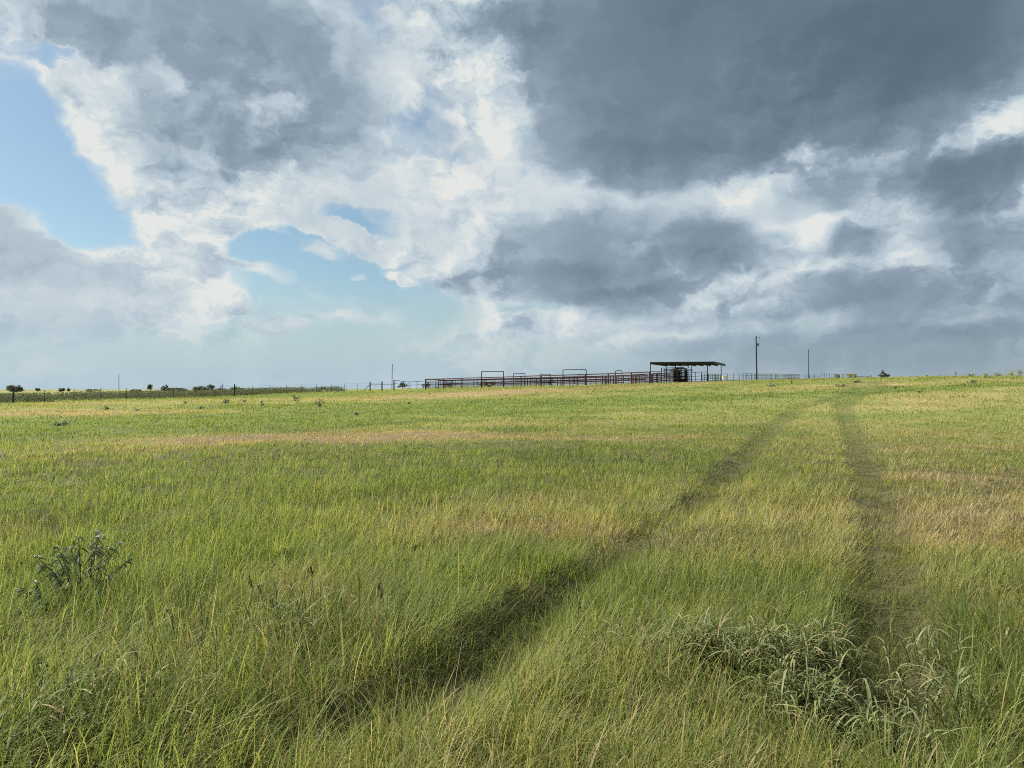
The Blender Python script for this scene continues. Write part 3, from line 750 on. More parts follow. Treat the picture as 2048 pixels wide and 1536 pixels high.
# ================================================================ working pens under the shed
def panel(name, label, cat, px0, d0, px1, d1, rows_h, verts, mat, r=.045, group=None, vr=None, parts=True):
    a, b = at(px0, d0), at(px1, d1)
    root = empty(name, a); tag(root, label, cat, group)
    w = b - a; top = max(rows_h)
    for t in (0, 1): MB().tube(a + w * t - Vector((0, 0, .06)), a + w * t + Vector((0, 0, top + .03)), r * 1.5, n=6).build('post', mat, root)
    for z in rows_h: MB().tube(a + Vector((0, 0, z)), b + Vector((0, 0, z)), r, n=5).build('rail', mat, root)
    for t in verts: MB().tube(a + w * t + Vector((0, 0, .05)), a + w * t + Vector((0, 0, top)), (vr or r), n=5).build('upright', mat, root)
    return root
panel('alley_panel', 'tall dark red pipe alley panel with close uprights under the left of the roof', 'panel', 1323, 116, 1357, 115.5, (2.28, 1.85, 1.5, 1.15, .8, .45), [.2, .33, .52, .66, .82], M['red_pipe'], .04)
panel('alley_panel', 'second tall pipe alley panel standing behind the front one under the shed', 'panel', 1328, 119, 1362, 119, (2.1, 1.7, 1.35, 1.0, .65, .3), [.15, .3, .45, .6, .75, .9], M['red_pipe'], .04)
panel('alley_panel', 'slanting pipe alley panel between the corral and the tall alley', 'panel', 1301, 114, 1323, 116, (1.75, 1.35, .9, .5), [.3, .6, .8], M['red_pipe'], .04)
panel('crowding_gate', 'dark solid bottomed crowding gate beside the left shed post', 'gate', 1305, 116, 1318, 117, (1.5, 1.2, .9, .6, .3), [.2, .4, .6, .8], M['rust_pipe'], .05)
panel('alley_panel', 'third row of red alley pipe behind the left shed posts', 'panel', 1303, 124, 1340, 124, (1.6, 1.3, 1.0, .7, .4), [.12, .3, .5, .62, .8, .9], M['red_pipe'], .05)
panel('holding_panel', 'red pipe holding panel directly left of the first shed post', 'panel', 1266, 119, 1299, 118, (1.45, 1.15, .85, .55, .3), [.2, .4, .55, .8], M['red_pipe'], .05)
# squeeze chute
c0 = at(1359, 119)
ch = empty('squeeze_chute', c0); tag(ch, 'dark steel cattle squeeze chute with levers sticking up, in the middle of the shed', 'cattle chute')
L_, W_ = 1.9, .9
fr = MB()
for sx in (-1, 1):
    for sy in (-1, 1):
        fr.tube(c0 + Vector((sx * L_ / 2, sy * W_ / 2, -.05)), c0 + Vector((sx * L_ / 2, sy * W_ / 2, 2.2)), .05, n=6)
    fr.bar(c0 + Vector((sx * L_ / 2, -W_ / 2, 2.15)), c0 + Vector((sx * L_ / 2, W_ / 2, 2.15)), .08, .1)
for sy in (-1, 1):
    for z in (.15, 2.12): fr.bar(c0 + Vector((-L_ / 2, sy * W_ / 2, z)), c0 + Vector((L_ / 2, sy * W_ / 2, z)), .08, .1)
fr.build('frame', M['dark_pipe'], ch)
for sy in (-1, 1):
    sd_ = MB()
    sd_.box(c0 + Vector((0, sy * W_ * .42, .42)), L_ * .92, .04, .40)
    for z in (.75, .95): sd_.bar(c0 + Vector((-L_ / 2, sy * W_ * .45, z)), c0 + Vector((L_ / 2, sy * W_ * .45, z)), .05, .08)
    for i in range(9): sd_.tube(c0 + Vector((-L_ * .44 + i * L_ * .11, sy * W_ * .42, .8)), c0 + Vector((-L_ * .44 + i * L_ * .11, sy * W_ * .46, 2.1)), .03, n=5)
    for z in (1.2, 1.55): sd_.bar(c0 + Vector((-L_ / 2, sy * W_ * .45, z)), c0 + Vector((L_ / 2, sy * W_ * .45, z)), .04, .07)
    sd_.build('squeeze_side', M['rust_pipe'], ch)
hg = MB()
for s_ in (-1, 1):
    hg.box(c0 + Vector((L_ * .56, s_ * .30, 1.0)), .06, .16, 1.7); hg.tube(c0 + Vector((L_ * .58, s_ * .1, .2)), c0 + Vector((L_ * .58, s_ * .1, 2.0)), .04, n=6)
hg.build('head_gate', M['dark_pipe'], ch)
tgm = MB()
for i in range(4): tgm.bar(c0 + Vector((-L_ * .52, -.4, .4 + i * .4)), c0 + Vector((-L_ * .52, .4, .4 + i * .4)), .05, .2)
tgm.build('tail_gate', M['rust_pipe'], ch)
for (a_, b_) in (((-.3, -.3, 2.15), (-.7, -.4, 2.42)), ((.1, -.3, 2.15), (.5, -.5, 2.55)), ((.5, -.4, 2.15), (1.25, -.45, 2.28)), ((.8, .1, 2.1), (1.9, .0, 2.02)), ((.9, -.3, 1.9), (2.0, -.2, 1.85)), ((1.2, -.1, 2.0), (1.35, -.1, 2.4)), ((-.5, 0, 2.15), (.2, 0, 2.33))):
    MB().tube(c0 + Vector(a_), c0 + Vector(b_), .04, .03, n=6).ball(c0 + Vector(b_), .07, .07, .07, 6, 4).build('lever', M['dark_pipe'], ch)
hyd = MB().tube(c0 + Vector((-.6, -.1, 2.28)), c0 + Vector((.7, -.1, 2.28)), .09, n=8); hyd.build('cylinder', M['dark_pipe'], ch)
# palpation cage behind
panel('sorting_panel', 'dark pipe sorting panel right behind the squeeze chute', 'panel', 1352, 121.5, 1376, 121, (1.9, 1.5, 1.2, .9, .6, .3), [.15, .3, .45, .6, .75, .9], M['dark_pipe'], .05)
rail_fence('pen_fence', 'red brown pipe pen fence from the squeeze chute to the right of the shed', [(1371, 121), (1390.5, 121.5), (1402.5, 121.5), (1415, 122)], (1.58, .95, .45), M['red_pipe'], M['red_pipe'], .055, .04, 1.6)
panel('pen_gate', 'red pipe pen gate at the right shed posts', 'gate', 1374, 117.5, 1383, 117.5, (1.2, .9, .6, .3), [.5], M['red_pipe'], .035)
panel('pen_gate', 'grey green pipe pen gate between the right shed posts', 'gate', 1404, 120, 1414, 119.5, (1.25, .95, .65, .35), [.5], M['rust_pipe'], .03)
panel('pen_gate', 'green grey barred gate just right of the last thick pen post', 'gate', 1417, 123, 1437, 124, (1.25, 1.0, .75, .5, .25), [.2, .4, .6, .8], M['green_pipe'], .03)
panel('pen_gate', 'short barred gate beside the white feed tub', 'gate', 1425, 128, 1441, 130, (1.1, .8, .5, .25), [.33, .66], M['green_pipe'], .03)
rail_fence('grey_pipe_fence', 'thin pale grey pipe fence right of the shed, in front of the utility pole', [(1416, 133), (1431, 134), (1443, 134.5), (1455, 135), (1467, 136), (1479, 137)], (1.42, 1.08, .75, .4), M['grey_pipe'], M['grey_pipe'], .04, .03, 1.45)
# white feed tub
w0 = at(1449, 131)
tb = empty('feed_tub', w0); tag(tb, 'small white tub on a pale stand at the right end of the shed', 'tub')
m = MB(); n = 14; k = len(m.v)
prof = [(.30, .45), (.40, .50), (.46, .95), (.50, .97), (.50, 1.02), (.43, 1.02), (.38, .6), (0.02, .58)]
for (r_, z) in prof:
    for j in range(n): m.v.append(tuple(w0 + Vector((r_ * cos(2 * pi * j / n), r_ * sin(2 * pi * j / n), z))))
for i in range(len(prof) - 1):
    for j in range(n): m.f.append((k + i * n + j, k + i * n + (j + 1) % n, k + (i + 1) * n + (j + 1) % n, k + (i + 1) * n + j))
m.build('tub', M['white'], tb)
for s_ in (-1, 1):
    for t_ in (-1, 1): MB().tube(w0 + Vector((s_ * .32, t_ * .3, -.05)), w0 + Vector((s_ * .26, t_ * .24, .5)), .03, n=6).build('leg', M['white'], tb)
# low concrete pad edge seen under the panels, long trough
tr0 = at(1588, 176)
tro = empty('water_trough', tr0); tag(tro, 'long low dark trough on the ground at the right end of the barred panels', 'trough')
m = MB(); m.box(tr0 + Vector((0, -.35, .22)), 3.4, .05, .4).box(tr0 + Vector((0, .35, .22)), 3.4, .05, .4).box(tr0 + Vector((-1.68, 0, .22)), .05, .65, .4).box(tr0 + Vector((1.68, 0, .22)), .05, .65, .4).box(tr0 + Vector((0, 0, .06)), 3.3, .65, .05)
m.build('basin', M['concrete'], tro)
MB().box(tr0 + Vector((-.9, 0, .43)), .7, .76, .03).build('lid', M['dark_pipe'], tro)

# ---------------------------------------------------------------- barred panels, receding to the right
NP = 16
ea, eb = Vector((*pxy(1484, 140), 0)), Vector((*pxy(1600, 190), 0))
def panel_proto(name, w, hgt, mat, nrail, ups):
    root = empty(name, (0, 0, 0)); ch_ = []
    for t in (0, 1): ch_.append(MB().tube((t * w, 0, -.05), (t * w, 0, hgt + .05), .045, n=6).build('post', mat, root))
    for i in range(nrail): ch_.append(MB().tube((0, 0, hgt - i * (hgt - .2) / (nrail - 1)), (w, 0, hgt - i * (hgt - .2) / (nrail - 1)), .028, n=5).build('rail', mat, root))
    for i in range(ups): ch_.append(MB().tube(((i + 1) * w / (ups + 1), 0, .1), ((i + 1) * w / (ups + 1), 0, hgt), .028, n=5).build('upright', mat, root))
    return root
def copy_tree(o, parent=None):
    c = o.copy(); C.objects.link(c)
    if parent is not None: c.parent = parent
    for k_ in o.children: copy_tree(k_, c)
    return c
plen = (eb - ea).length / NP
pp = panel_proto('livestock_panel', plen * .985, 1.5, M['dark_pipe'], 5, 2)
for i in range(NP):
    o = pp if i == 0 else copy_tree(pp)
    a = ea.lerp(eb, i / NP)
    dirn = (eb - ea).normalized()
    o.location = (a.x, a.y, h1(a.x, a.y)); o.rotation_euler = (0, -math.atan2(h1(*(a + dirn * plen).xy) - h1(a.x, a.y), plen), math.atan2(dirn.y, dirn.x))
    tag(o, 'dark barred panel, %s from left in the receding row behind the utility pole' % ORD[i], 'panel', 'barred panels in the row behind the utility pole')
ea2, eb2 = Vector((*pxy(1608, 196), 0)), Vector((*pxy(1639, 214), 0))
p2 = panel_proto('livestock_panel', (eb2 - ea2).length / 3 * .98, 1.5, M['dark_pipe'], 4, 1)
for i, w_ in enumerate(('left', 'middle', 'right')):
    o = p2 if i == 0 else copy_tree(p2)
    a = ea2.lerp(eb2, i / 3); dirn = (eb2 - ea2).normalized()
    o.location = (a.x, a.y, h1(a.x, a.y) - .15); o.rotation_euler = (0, 0, math.atan2(dirn.y, dirn.x))
    tag(o, 'dark livestock panel at the foot of the bare pole, %s of the three' % w_, 'panel', 'panels beside the bare pole')
# far wire fence running over the crest
wf2 = empty('wire_fence', (*pxy(1642, 160), h1(*pxy(1642, 160)))); tag(wf2, 'row of thin fence posts running away over the crest right of the bare pole', 'fence')
a_, b_ = Vector((*pxy(1642, 160), 0)), Vector((*pxy(1692, 203), 0)); PP = []
for i in range(18):
    c = a_.lerp(b_, i / 17); c.z = h1(c.x, c.y); PP.append(c)
    MB().tube(c - Vector((0, 0, .3)), c + Vector((random.Random(i + 70).uniform(-.06, .06), 0, 1.38)), .035, n=5).build('post', M['wood'], wf2)
for hh in (.4, .8, 1.2): MB().path([p + Vector((0, 0, hh)) for p in PP], .006, 4).build('wire', M['wire'], wf2)
# low rail fence further right
rail_fence('rail_fence', 'short low rail fence on the crest left of the small dark tree', [(1711, 190), (1724, 190), (1743.5, 190)], (.62,), M['wood'], M['wood'], .06, .06, .8)
bx = at(1709.5, 185)
ub = empty('utility_box', bx); tag(ub, 'small dark upright box on the crest beside the low rail fence', 'box')
MB().box(bx + Vector((0, 0, .55)), .62, .5, 1.1).build('cabinet', M['dark_pipe'], ub)
MB().box(bx + Vector((0, 0, 1.13)), .7, .58, .05).build('lid', M['steel_post'], ub)

# ================================================================ poles
def pole(px, d, row, r0, r1, mat, name, label, lean=0.0):
    g = at(px, d); zt_ = zrow(row, d)
    root = empty(name, g); tag(root, label, 'pole')
    m = MB(); pts = [g - Vector((0, 0, .5))] + [Vector((g.x + lean * t, g.y, g.z + (zt_ - g.z) * t)) for t in (.25, .5, .75, 1.0)]
    m.path(pts, r0, 10, r1).build('shaft', mat, root)
    return root, Vector((g.x + lean, g.y, zt_))
up, top = pole(1513.6, 150, 672.3, .165, .115, M['wood'], 'utility_pole', 'wooden utility pole with a transformer bracket behind the barred panels', -.12)
MB().tube(top + Vector((.1, 0, -.35)), top + Vector((.72, 0, -.30)), .035, n=6).build('insulator_arm', M['insulator'], up)
ia = MB(); ia.tube(top + Vector((.72, 0, -.42)), top + Vector((.72, 0, -.12)), .05, n=8)
for i in range(3): ia.tube(top + Vector((.72, 0, -.38 + i * .09)), top + Vector((.72, 0, -.35 + i * .09)), .085, n=8)
ia.build('insulator', M['insulator'], up)
MB().path([top + Vector((.72, 0, -.42)), top + Vector((.66, 0, -.8)), top + Vector((.6, 0, -1.2)), top + Vector((.52, 0, -1.62))], .012, 4).build('jumper_wire', M['wire'], up)
tf = MB(); tf.tube(top + Vector((.42, 0, -1.95)), top + Vector((.42, 0, -1.42)), .15, n=10).tube(top + Vector((.42, 0, -1.42)), top + Vector((.42, 0, -1.36)), .16, .06, n=10).box(top + Vector((.2, 0, -1.7)), .25, .06, .3)
tf.build('transformer', M['insulator'], up)
MB().tube(top + Vector((.50, 0, -1.4)), top + Vector((.66, 0, -1.18)), .03, n=6).build('bushing', M['insulator'], up)
MB().tube(top + Vector((.12, 0, -1.35)), top + Vector((.42, 0, -1.5)), .03, n=6).build('bracket', M['insulator'], up)
sp, top2 = pole(1617.3, 205, 699.5, .105, .075, M['wood'], 'bare_pole', 'thin bare wooden pole right of the barred panels')
MB().tube(top2, top2 + Vector((.03, 0, .35)), .02, n=5).build('pin', M['insulator'], sp)
# service drop between the two poles
mid = [top.lerp(top2, t) + Vector((.7 * (1 - t), 0, -.38 - 1.3 * 4 * t * (1 - t) * .4)) for t in [i / 14 for i in range(15)]]
lw = MB().path([p for p in mid], .009, 4).build('overhead_wire', M['wire']); tag(lw, 'thin sagging overhead wire between the utility pole and the bare pole', 'wire')
pole(783.8, 190, 727.5, .09, .07, M['wood'], 'bare_pole', 'thin bare pole standing behind the fence corner left of the corral', .1)
pole(237.8, 230, 749, .10, .075, M['bluegrey'], 'bare_pole', 'short slender blue grey pole far behind the wire fence at the left')

# ================================================================ vegetation builders
def leaf_mesh(name, P, D_, L_, W_, parent, mat, seed, rnd=None, origin=None, droop=0.0):
    """pointed leaves: P base points, D_ directions, lengths, widths"""
    r_ = np.random.default_rng(seed); n = len(P)
    D_ = D_ / (np.linalg.norm(D_, axis=1, keepdims=True) + 1e-9)
    S = np.cross(D_, r_.normal(0, 1, (n, 3))); S /= np.linalg.norm(S, axis=1, keepdims=True) + 1e-9
    N = np.cross(D_, S)
    L_ = L_[:, None]; W_ = W_[:, None]
    dn = np.array([[0, 0, -1.0]]) * droop
    v = np.stack([P, P + D_ * L_ * .35 + S * W_ * .5 + N * W_ * .12, P + D_ * L_ * .35 - S * W_ * .5 + N * W_ * .12,
                  P + (D_ * .75 + dn * .25) * L_ + S * W_ * .34, P + (D_ * .75 + dn * .25) * L_ - S * W_ * .34, P + (D_ + dn * .55) * L_], 1)
    loc = np.array([(0, 2, 1), (1, 2, 4), (1, 4, 3), (3, 4, 5)])
    f = (np.arange(n)[:, None, None] * 6 + loc[None]).reshape(-1, 3)
    if rnd is None: rnd = r_.uniform(0, 1, n)
    vv = v.reshape(-1, 3)
    if origin is not None: vv = vv - np.array(origin)[None]
    return mesh_np(name, vv, f, mat, {'rnd': np.repeat(rnd, 6)}, parent)

def tree(px, d, w, hgt, label, lobes, seed, name='tree', trunk=0.35, leaf=.5, dens=1.0, base_px=None, zoff=0.0, cat='tree', group=None, mat=None):
    """lobes: (x fraction, z fraction, rx fraction of w, rz fraction of hgt)"""
    g = at(px, d, zoff); r_ = np.random.default_rng(seed)
    root = empty(name, g); tag(root, label, cat, group)
    tm = MB(); top = g + Vector((0, 0, hgt * trunk * 1.6))
    tm.path([g - Vector((0, 0, .3)), g + Vector((.04 * w, 0, hgt * trunk * .6)), top], .03 * hgt + .04, 7, .02 * hgt)
    for (lx, lz, rx, rz) in lobes:
        tm.path([g + Vector((.02 * w, 0, hgt * trunk * .7)), g + Vector((lx * w * .6, 0, hgt * (trunk * .7 + lz) / 2)), g + Vector((lx * w, 0, lz * hgt))], .016 * hgt + .02, 5, .008 * hgt)
    tm.build('trunk', M['wood'], root, True)
    Ps = []; Ds = []
    for (lx, lz, rx, rz) in lobes:
        n = int(300 * dens * (rx * w) * (rz * hgt) / (leaf * leaf) * .22) + 60
        sub = max(4, n // 22)
        cu = r_.normal(0, 1, (sub, 3)); cu /= np.linalg.norm(cu, axis=1, keepdims=True); cu *= r_.uniform(.35, 1.0, (sub, 1)) ** .6
        idx = r_.integers(0, sub, n)
        p = cu[idx] + r_.normal(0, .16, (n, 3))
        Ps.append(np.array([g.x + lx * w, g.y, g.z + lz * hgt])[None] + p * np.array([rx * w, rx * w * .8, rz * hgt])[None]); Ds.append(p + r_.normal(0, .6, (n, 3)))
    P = np.concatenate(Ps); Dn = np.concatenate(Ds); P[:, 2] = np.maximum(P[:, 2], g.z + .05)
    n = len(P)
    leaf_mesh('crown', P, Dn, r_.uniform(.6, 1.3, n) * leaf, r_.uniform(.5, 1, n) * leaf * .7, root, mat or M['tree_leaf'], seed + 5, origin=g)
    return root
TD = 760
px2m = TD / F
ROUND = [(-.22, .68, .30, .30), (.25, .66, .26, .30), (0, .5, .42, .32), (.05, .38, .45, .25)]
tree(30, TD, 29 * px2m, 12.5 * px2m, 'broad dark green tree with two rounded tops at the far left of the horizon', [(-.27, .60, .26, .36), (.30, .58, .24, .34), (0, .42, .4, .30), (-.1, .3, .45, .25), (.25, .3, .3, .25)], 101, trunk=.15, leaf=.8)
tree(76, TD, 9 * px2m, 8 * px2m, 'tiny pale shrub on the horizon right of the far left tree', ROUND, 102, leaf=.6, dens=.6, name='shrub', cat='shrub')
tree(123, TD, 13 * px2m, 7 * px2m, 'low round shrub on the horizon left of the blue grey pole', ROUND, 103, leaf=.6, name='shrub', cat='shrub')
tree(137, TD, 6 * px2m, 8 * px2m, 'thin scraggy shrub on the horizon left of the blue grey pole', ROUND, 104, leaf=.5, dens=.4, name='shrub', cat='shrub')
tree(186, TD, 22 * px2m, 6 * px2m, 'flat low shrub on the horizon just left of the blue grey pole', [(-.3, .5, .3, .4), (.2, .5, .35, .35)], 105, leaf=.6, dens=.6, name='shrub', cat='shrub', trunk=.1)
tree(273, TD, 20 * px2m, 5 * px2m, 'flat dark shrub on the horizon right of the blue grey pole', [(-.2, .5, .35, .4), (.25, .45, .3, .35)], 106, leaf=.7, name='shrub', cat='shrub', trunk=.1)
tree(300, TD, 13 * px2m, 15 * px2m, 'open crowned small tree with visible trunk on the left horizon', [(-.12, .75, .32, .20), (.2, .82, .25, .13), (.0, .55, .38, .18), (-.3, .45, .2, .12)], 107, trunk=.3, leaf=.7, dens=.8)
tree(326, TD, 8 * px2m, 12 * px2m, 'narrow dark tree, left one of a close pair on the left horizon', [(0, .6, .42, .32), (.05, .35, .4, .2)], 108, leaf=.7)
tree(333, TD, 8 * px2m, 14 * px2m, 'narrow dark tree, right one of a close pair on the left horizon', [(0, .75, .38, .2), (-.1, .45, .35, .2)], 109, leaf=.7, dens=.8)
tree(352, TD, 44 * px2m, 8.5 * px2m, 'long low dark thicket of scrub right of the close pair of trees', [(-.3, .45, .22, .42), (0, .5, .28, .38), (.3, .45, .22, .4)], 110, leaf=.7, name='scrub_thicket', cat='scrub', trunk=.1)
tree(402, TD, 30 * px2m, 11 * px2m, 'rounded dark thicket of scrub left of the spreading tree', [(-.25, .5, .28, .42), (.1, .52, .32, .42), (.38, .42, .2, .3)], 111, leaf=.8, name='scrub_thicket', cat='scrub', trunk=.1)
tree(422, TD, 15 * px2m, 15 * px2m, 'spreading tree with a flat ragged crown left of the dead tree', [(-.1, .78, .4, .15), (.25, .68, .25, .12), (0, .4, .3, .3)], 112, leaf=.7)
tree(467, TD, 12 * px2m, 9 * px2m, 'small dark shrub right behind the thick fence post', ROUND, 113, leaf=.7, name='shrub', cat='shrub')
tree(480, TD, 18 * px2m, 10 * px2m, 'dark scraggy shrub right of the thick fence post on the left horizon', [(-.2, .6, .25, .3), (.25, .5, .22, .25), (0, .35, .4, .25)], 114, leaf=.7, name='shrub', cat='shrub', trunk=.15)
tree(500, TD, 8 * px2m, 6 * px2m, 'tiny dark shrub on the left horizon, last before the bare stretch', ROUND, 115, leaf=.6, name='shrub', cat='shrub', trunk=.15)
tree(646.5, 300, 11 * 300 / F, 12 * 300 / F, 'small spiky shrub alone on the horizon above the thin fence posts', [(-.2, .7, .25, .2), (.25, .75, .22, .18), (0, .4, .3, .3)], 116, leaf=.35, name='shrub', cat='shrub', trunk=.15)
# dead tree
g = at(444, TD); dt = empty('dead_tree', g); tag(dt, 'bare dead tree with forked limbs on the left horizon', 'tree')
m = MB(); k_ = px2m
m.path([g, g + Vector((.5 * k_, 0, 7 * k_)), g + Vector((2.0 * k_, 0, 18 * k_))], .45, 6, .12)
for a_, b_ in (((.3, 5), (-5, 11)), ((.5, 6), (-2.5, 14)), ((.9, 9), (4, 13.5)), ((1.2, 12), (-.5, 16)), ((-2.3, 8), (-4, 14)), ((.2, 3), (6, 8))):
    m.path([g + Vector((a_[0] * k_, 0, a_[1] * k_)), g + Vector((b_[0] * k_, .2, b_[1] * k_))], .22, 5, .07)
m.build('trunk', M['wood'], dt, True)
tree(443, TD - 5, 16 * px2m, 7 * px2m, 'low dark scrub around the foot of the dead tree', ROUND, 117, leaf=.7, name='shrub', cat='shrub', trunk=.15)
tree(805, 165, 21 * 165 / F, 12 * 165 / F, 'dark pointed juniper like shrub between the bare pole and the corral', [(0, .62, .2, .3), (-.2, .35, .3, .25), (.2, .35, .3, .25), (.05, .85, .08, .14)], 118, leaf=.16, dens=.5, name='shrub', cat='shrub', trunk=.15, zoff=.2)
tree(851.5, 165, 16 * 165 / F, 13 * 165 / F, 'ragged dark shrub right behind the left corner post of the corral', [(-.1, .4, .4, .3), (.15, .7, .25, .25), (.3, .4, .2, .3)], 119, leaf=.16, dens=.4, name='shrub', cat='shrub', trunk=.15)
tree(975, 172, 30 * 172 / F, 12 * 172 / F, 'wide dark bush behind the corral below the tall left gate frame', [(-.25, .5, .3, .4), (.2, .55, .3, .4)], 120, leaf=.2, dens=.4, name='shrub', cat='shrub', trunk=.1)
tree(1103, 172, 11 * 172 / F, 14 * 172 / F, 'narrow olive bush behind the middle of the corral', [(0, .5, .45, .45)], 121, leaf=.2, dens=.5, name='shrub', cat='shrub', trunk=.1)
tree(893, 172, 20 * 172 / F, 9 * 172 / F, 'dim low bush behind the left part of the corral', [(0, .5, .45, .45)], 131, leaf=.2, dens=.4, name='shrub', cat='shrub', trunk=.1)
tree(1767, 195, 22 * 195 / F, 14 * 195 / F, 'small dark cedar with one upright top on the crest at the right', [(-.02, .45, .22, .3), (-.05, .8, .09, .2), (.3, .32, .2, .22), (-.28, .25, .22, .18), (.1, .25, .4, .18)], 122, leaf=.2, dens=.6, name='small_tree', trunk=.12, zoff=.1)
tree(1673.5, 150, 12 * 150 / F, 11 * 150 / F, 'olive green bush on the crest in front of the far fence posts', [(0, .5, .45, .45), (.2, .6, .25, .3)], 123, leaf=.14, dens=.5, name='shrub', cat='shrub', trunk=.1, mat=M['weed_leaf'])
tree(1702, 132, 18 * 132 / F, 12 * 132 / F, 'yellow green tall weed bush on the crest beside the small dark box', [(-.2, .5, .25, .45), (.2, .45, .3, .4)], 124, leaf=.10, dens=.4, name='shrub', cat='shrub', trunk=.1, mat=M['yellow_weed'])
# pale roofed barn beyond the crest
bg = Vector((*pxy(1827, 390), -1.0))
bn = empty('barn', bg); tag(bn, 'far barn of which only the pale roof top shows over the crest at the right', 'barn')
zr = zrow(753.2, 390) - bg.z; hw = 9.0; ze = zr - 1.8
MB().box(bg + Vector((0, 6, ze / 2 - .1)), 2 * hw - .6, 12, ze).build('wall', M['pale_roof'], bn)
m = MB()
for (x_, z_) in ((-hw, ze), (0, zr), (hw, ze)):
    for y_ in (-.5, 12.5): m.v.append((bg.x + x_, bg.y + y_, bg.z + z_)); m.v.append((bg.x + x_, bg.y + y_, bg.z + z_ - .12))
m.f += [(0, 4, 6, 2), (4, 8, 10, 6), (1, 3, 7, 5), (5, 7, 11, 9), (0, 1, 5, 4), (4, 5, 9, 8), (2, 6, 7, 3), (6, 10, 11, 7), (0, 2, 3, 1), (8, 9, 11, 10)]
m.build('roof', M['pale_roof'], bn)
MB().box(bg + Vector((0, -.05, 2)), 4, .12, 4).build('door', M['dark_pipe'], bn)

# ---------------------------------------------------------------- weeds in the field, each a plant
def weed(px, row, wp, hp, label, seed, mat='weed_leaf', d=None, leafk=1.0, dens=1.0):
    if d is None: x, d = to_ground(px, row)
    g = at(px, d); w = wp * d / F; hh = max(hp * d / F, .12)
    root = empty('weed_plant', g); tag(root, label, 'weed', 'leafy weeds standing in the pasture')
    r_ = np.random.default_rng(seed)
    st = MB(); P = []; Dn = []; ns = max(3, int(6 * dens))
    for k in range(ns):
        bx_, by_ = r_.normal(0, .004, 2); tx, ty = r_.uniform(-.5, .5) * w, r_.uniform(-.4, .4) * w
        tz = hh * r_.uniform(.6, 1.0) * (1 - .4 * abs(tx) / (w * .5 + .01))
        pts = [g + Vector((bx_, by_, -.02)), g + Vector((bx_ + tx * .4, by_ + ty * .4, tz * .55)), g + Vector((tx, ty, tz))]
        pts[0] = g + Vector((0, 0, -.02)); st.path(pts, .006, 4, .003)
        for j in range(14):
            t = r_.uniform(.3, 1.0); p = pts[1].lerp(pts[2], (t - .5) * 2) if t > .5 else pts[0].lerp(pts[1], t * 2)
            a_ = r_.uniform(0, 2 * pi); P.append(tuple(p)); Dn.append((cos(a_), sin(a_), r_.uniform(-.5, .6)))
    st.build('stem', M['weed_leaf'], root)
    n = len(P); s_ = (.07 + .10 * min(w, 1.0)) * leafk
    leaf_mesh('leaves', np.array(P), np.array(Dn), r_.uniform(.6, 1.2, n) * s_, r_.uniform(.25, .45, n) * s_, root, M[mat], seed + 9, origin=g, droop=.5)
WD = [
 (68, 805, 20, 14, 'grey green weed in front of the wire fence, leftmost of the field weeds'),
 (213, 819, 24, 9, 'low spreading pale weed in the tan strip left of the diagonal fence brace'),
 (273, 822, 15, 9, 'small low weed in the tan strip, right of the low spreading one'),
 (125, 851, 44, 9, 'wide flat bright green leafy weed patch low in the left field'),
 (369.5, 806.5, 17, 11, 'small bushy grey weed just in front of the middle of the wire fence'),
 (402, 818, 13, 11, 'dark upright small weed left of the large bushy grey weed'),
 (450.5, 807, 23, 14, 'large bushy grey green weed left of the thick fence post'),
 (487, 804, 17, 8, 'faint low weed right of the large bushy grey weed'),
 (523.5, 813.5, 11, 14, 'dark narrow upright weed in the field between the bushy ones'),
 (590.5, 805, 23, 20, 'tallest bushy grey weed in front of the thin fence posts'),
 (638, 813, 24, 18, 'bushy spotted weed right of the tallest grey weed'),
 (714, 831, 13, 9, 'very small pale weed in the green grass below the fence corner'),
 (818, 809, 7, 7, 'tiny dark weed in the field below the bare pole'),
 (859, 789, 6, 5, 'tiny brown weed tuft before the left corner of the corral'),
 (1013, 792, 5, 4, 'tiny dark weed before the tall left gate frame'),
 (1544, 774, 32, 10, 'broad dark green weed patch in the grass below the barred panels'),
 (1584, 769, 9, 9, 'small weed right of the broad dark patch below the barred panels'),
 (1681, 772, 28, 8, 'broad dark green weed patch beside the wheel tracks near the crest'),
 (1714, 765.5, 22, 7, 'dark leafy weed patch on the crest right of the wheel tracks'),
 (1790, 774, 12, 7, 'small olive weed clump right of the wheel tracks near the crest'),
 (1944.5, 765, 26, 9, 'broad dark weed clump just below the crest at the right'),
 (1975, 757, 16, 6, 'flat green weed clump on the crest slope at the right'),
 (1228, 926, 8, 14, 'single dark weed standing alone in the middle of the pasture'),
 (1838, 785, 7, 6, 'tiny grey weed alone in the right part of the field'),
 (570, 1117, 10, 26, 'single dark stalk of a weed in the left foreground grass'),
]
for i, (px, row, wp, hp, lab) in enumerate(WD):
    weed(px, row, wp, hp, lab, 200 + i, leafk=.7 if row > 900 else 1.0, dens=1.6 if wp > 20 else 1.0)
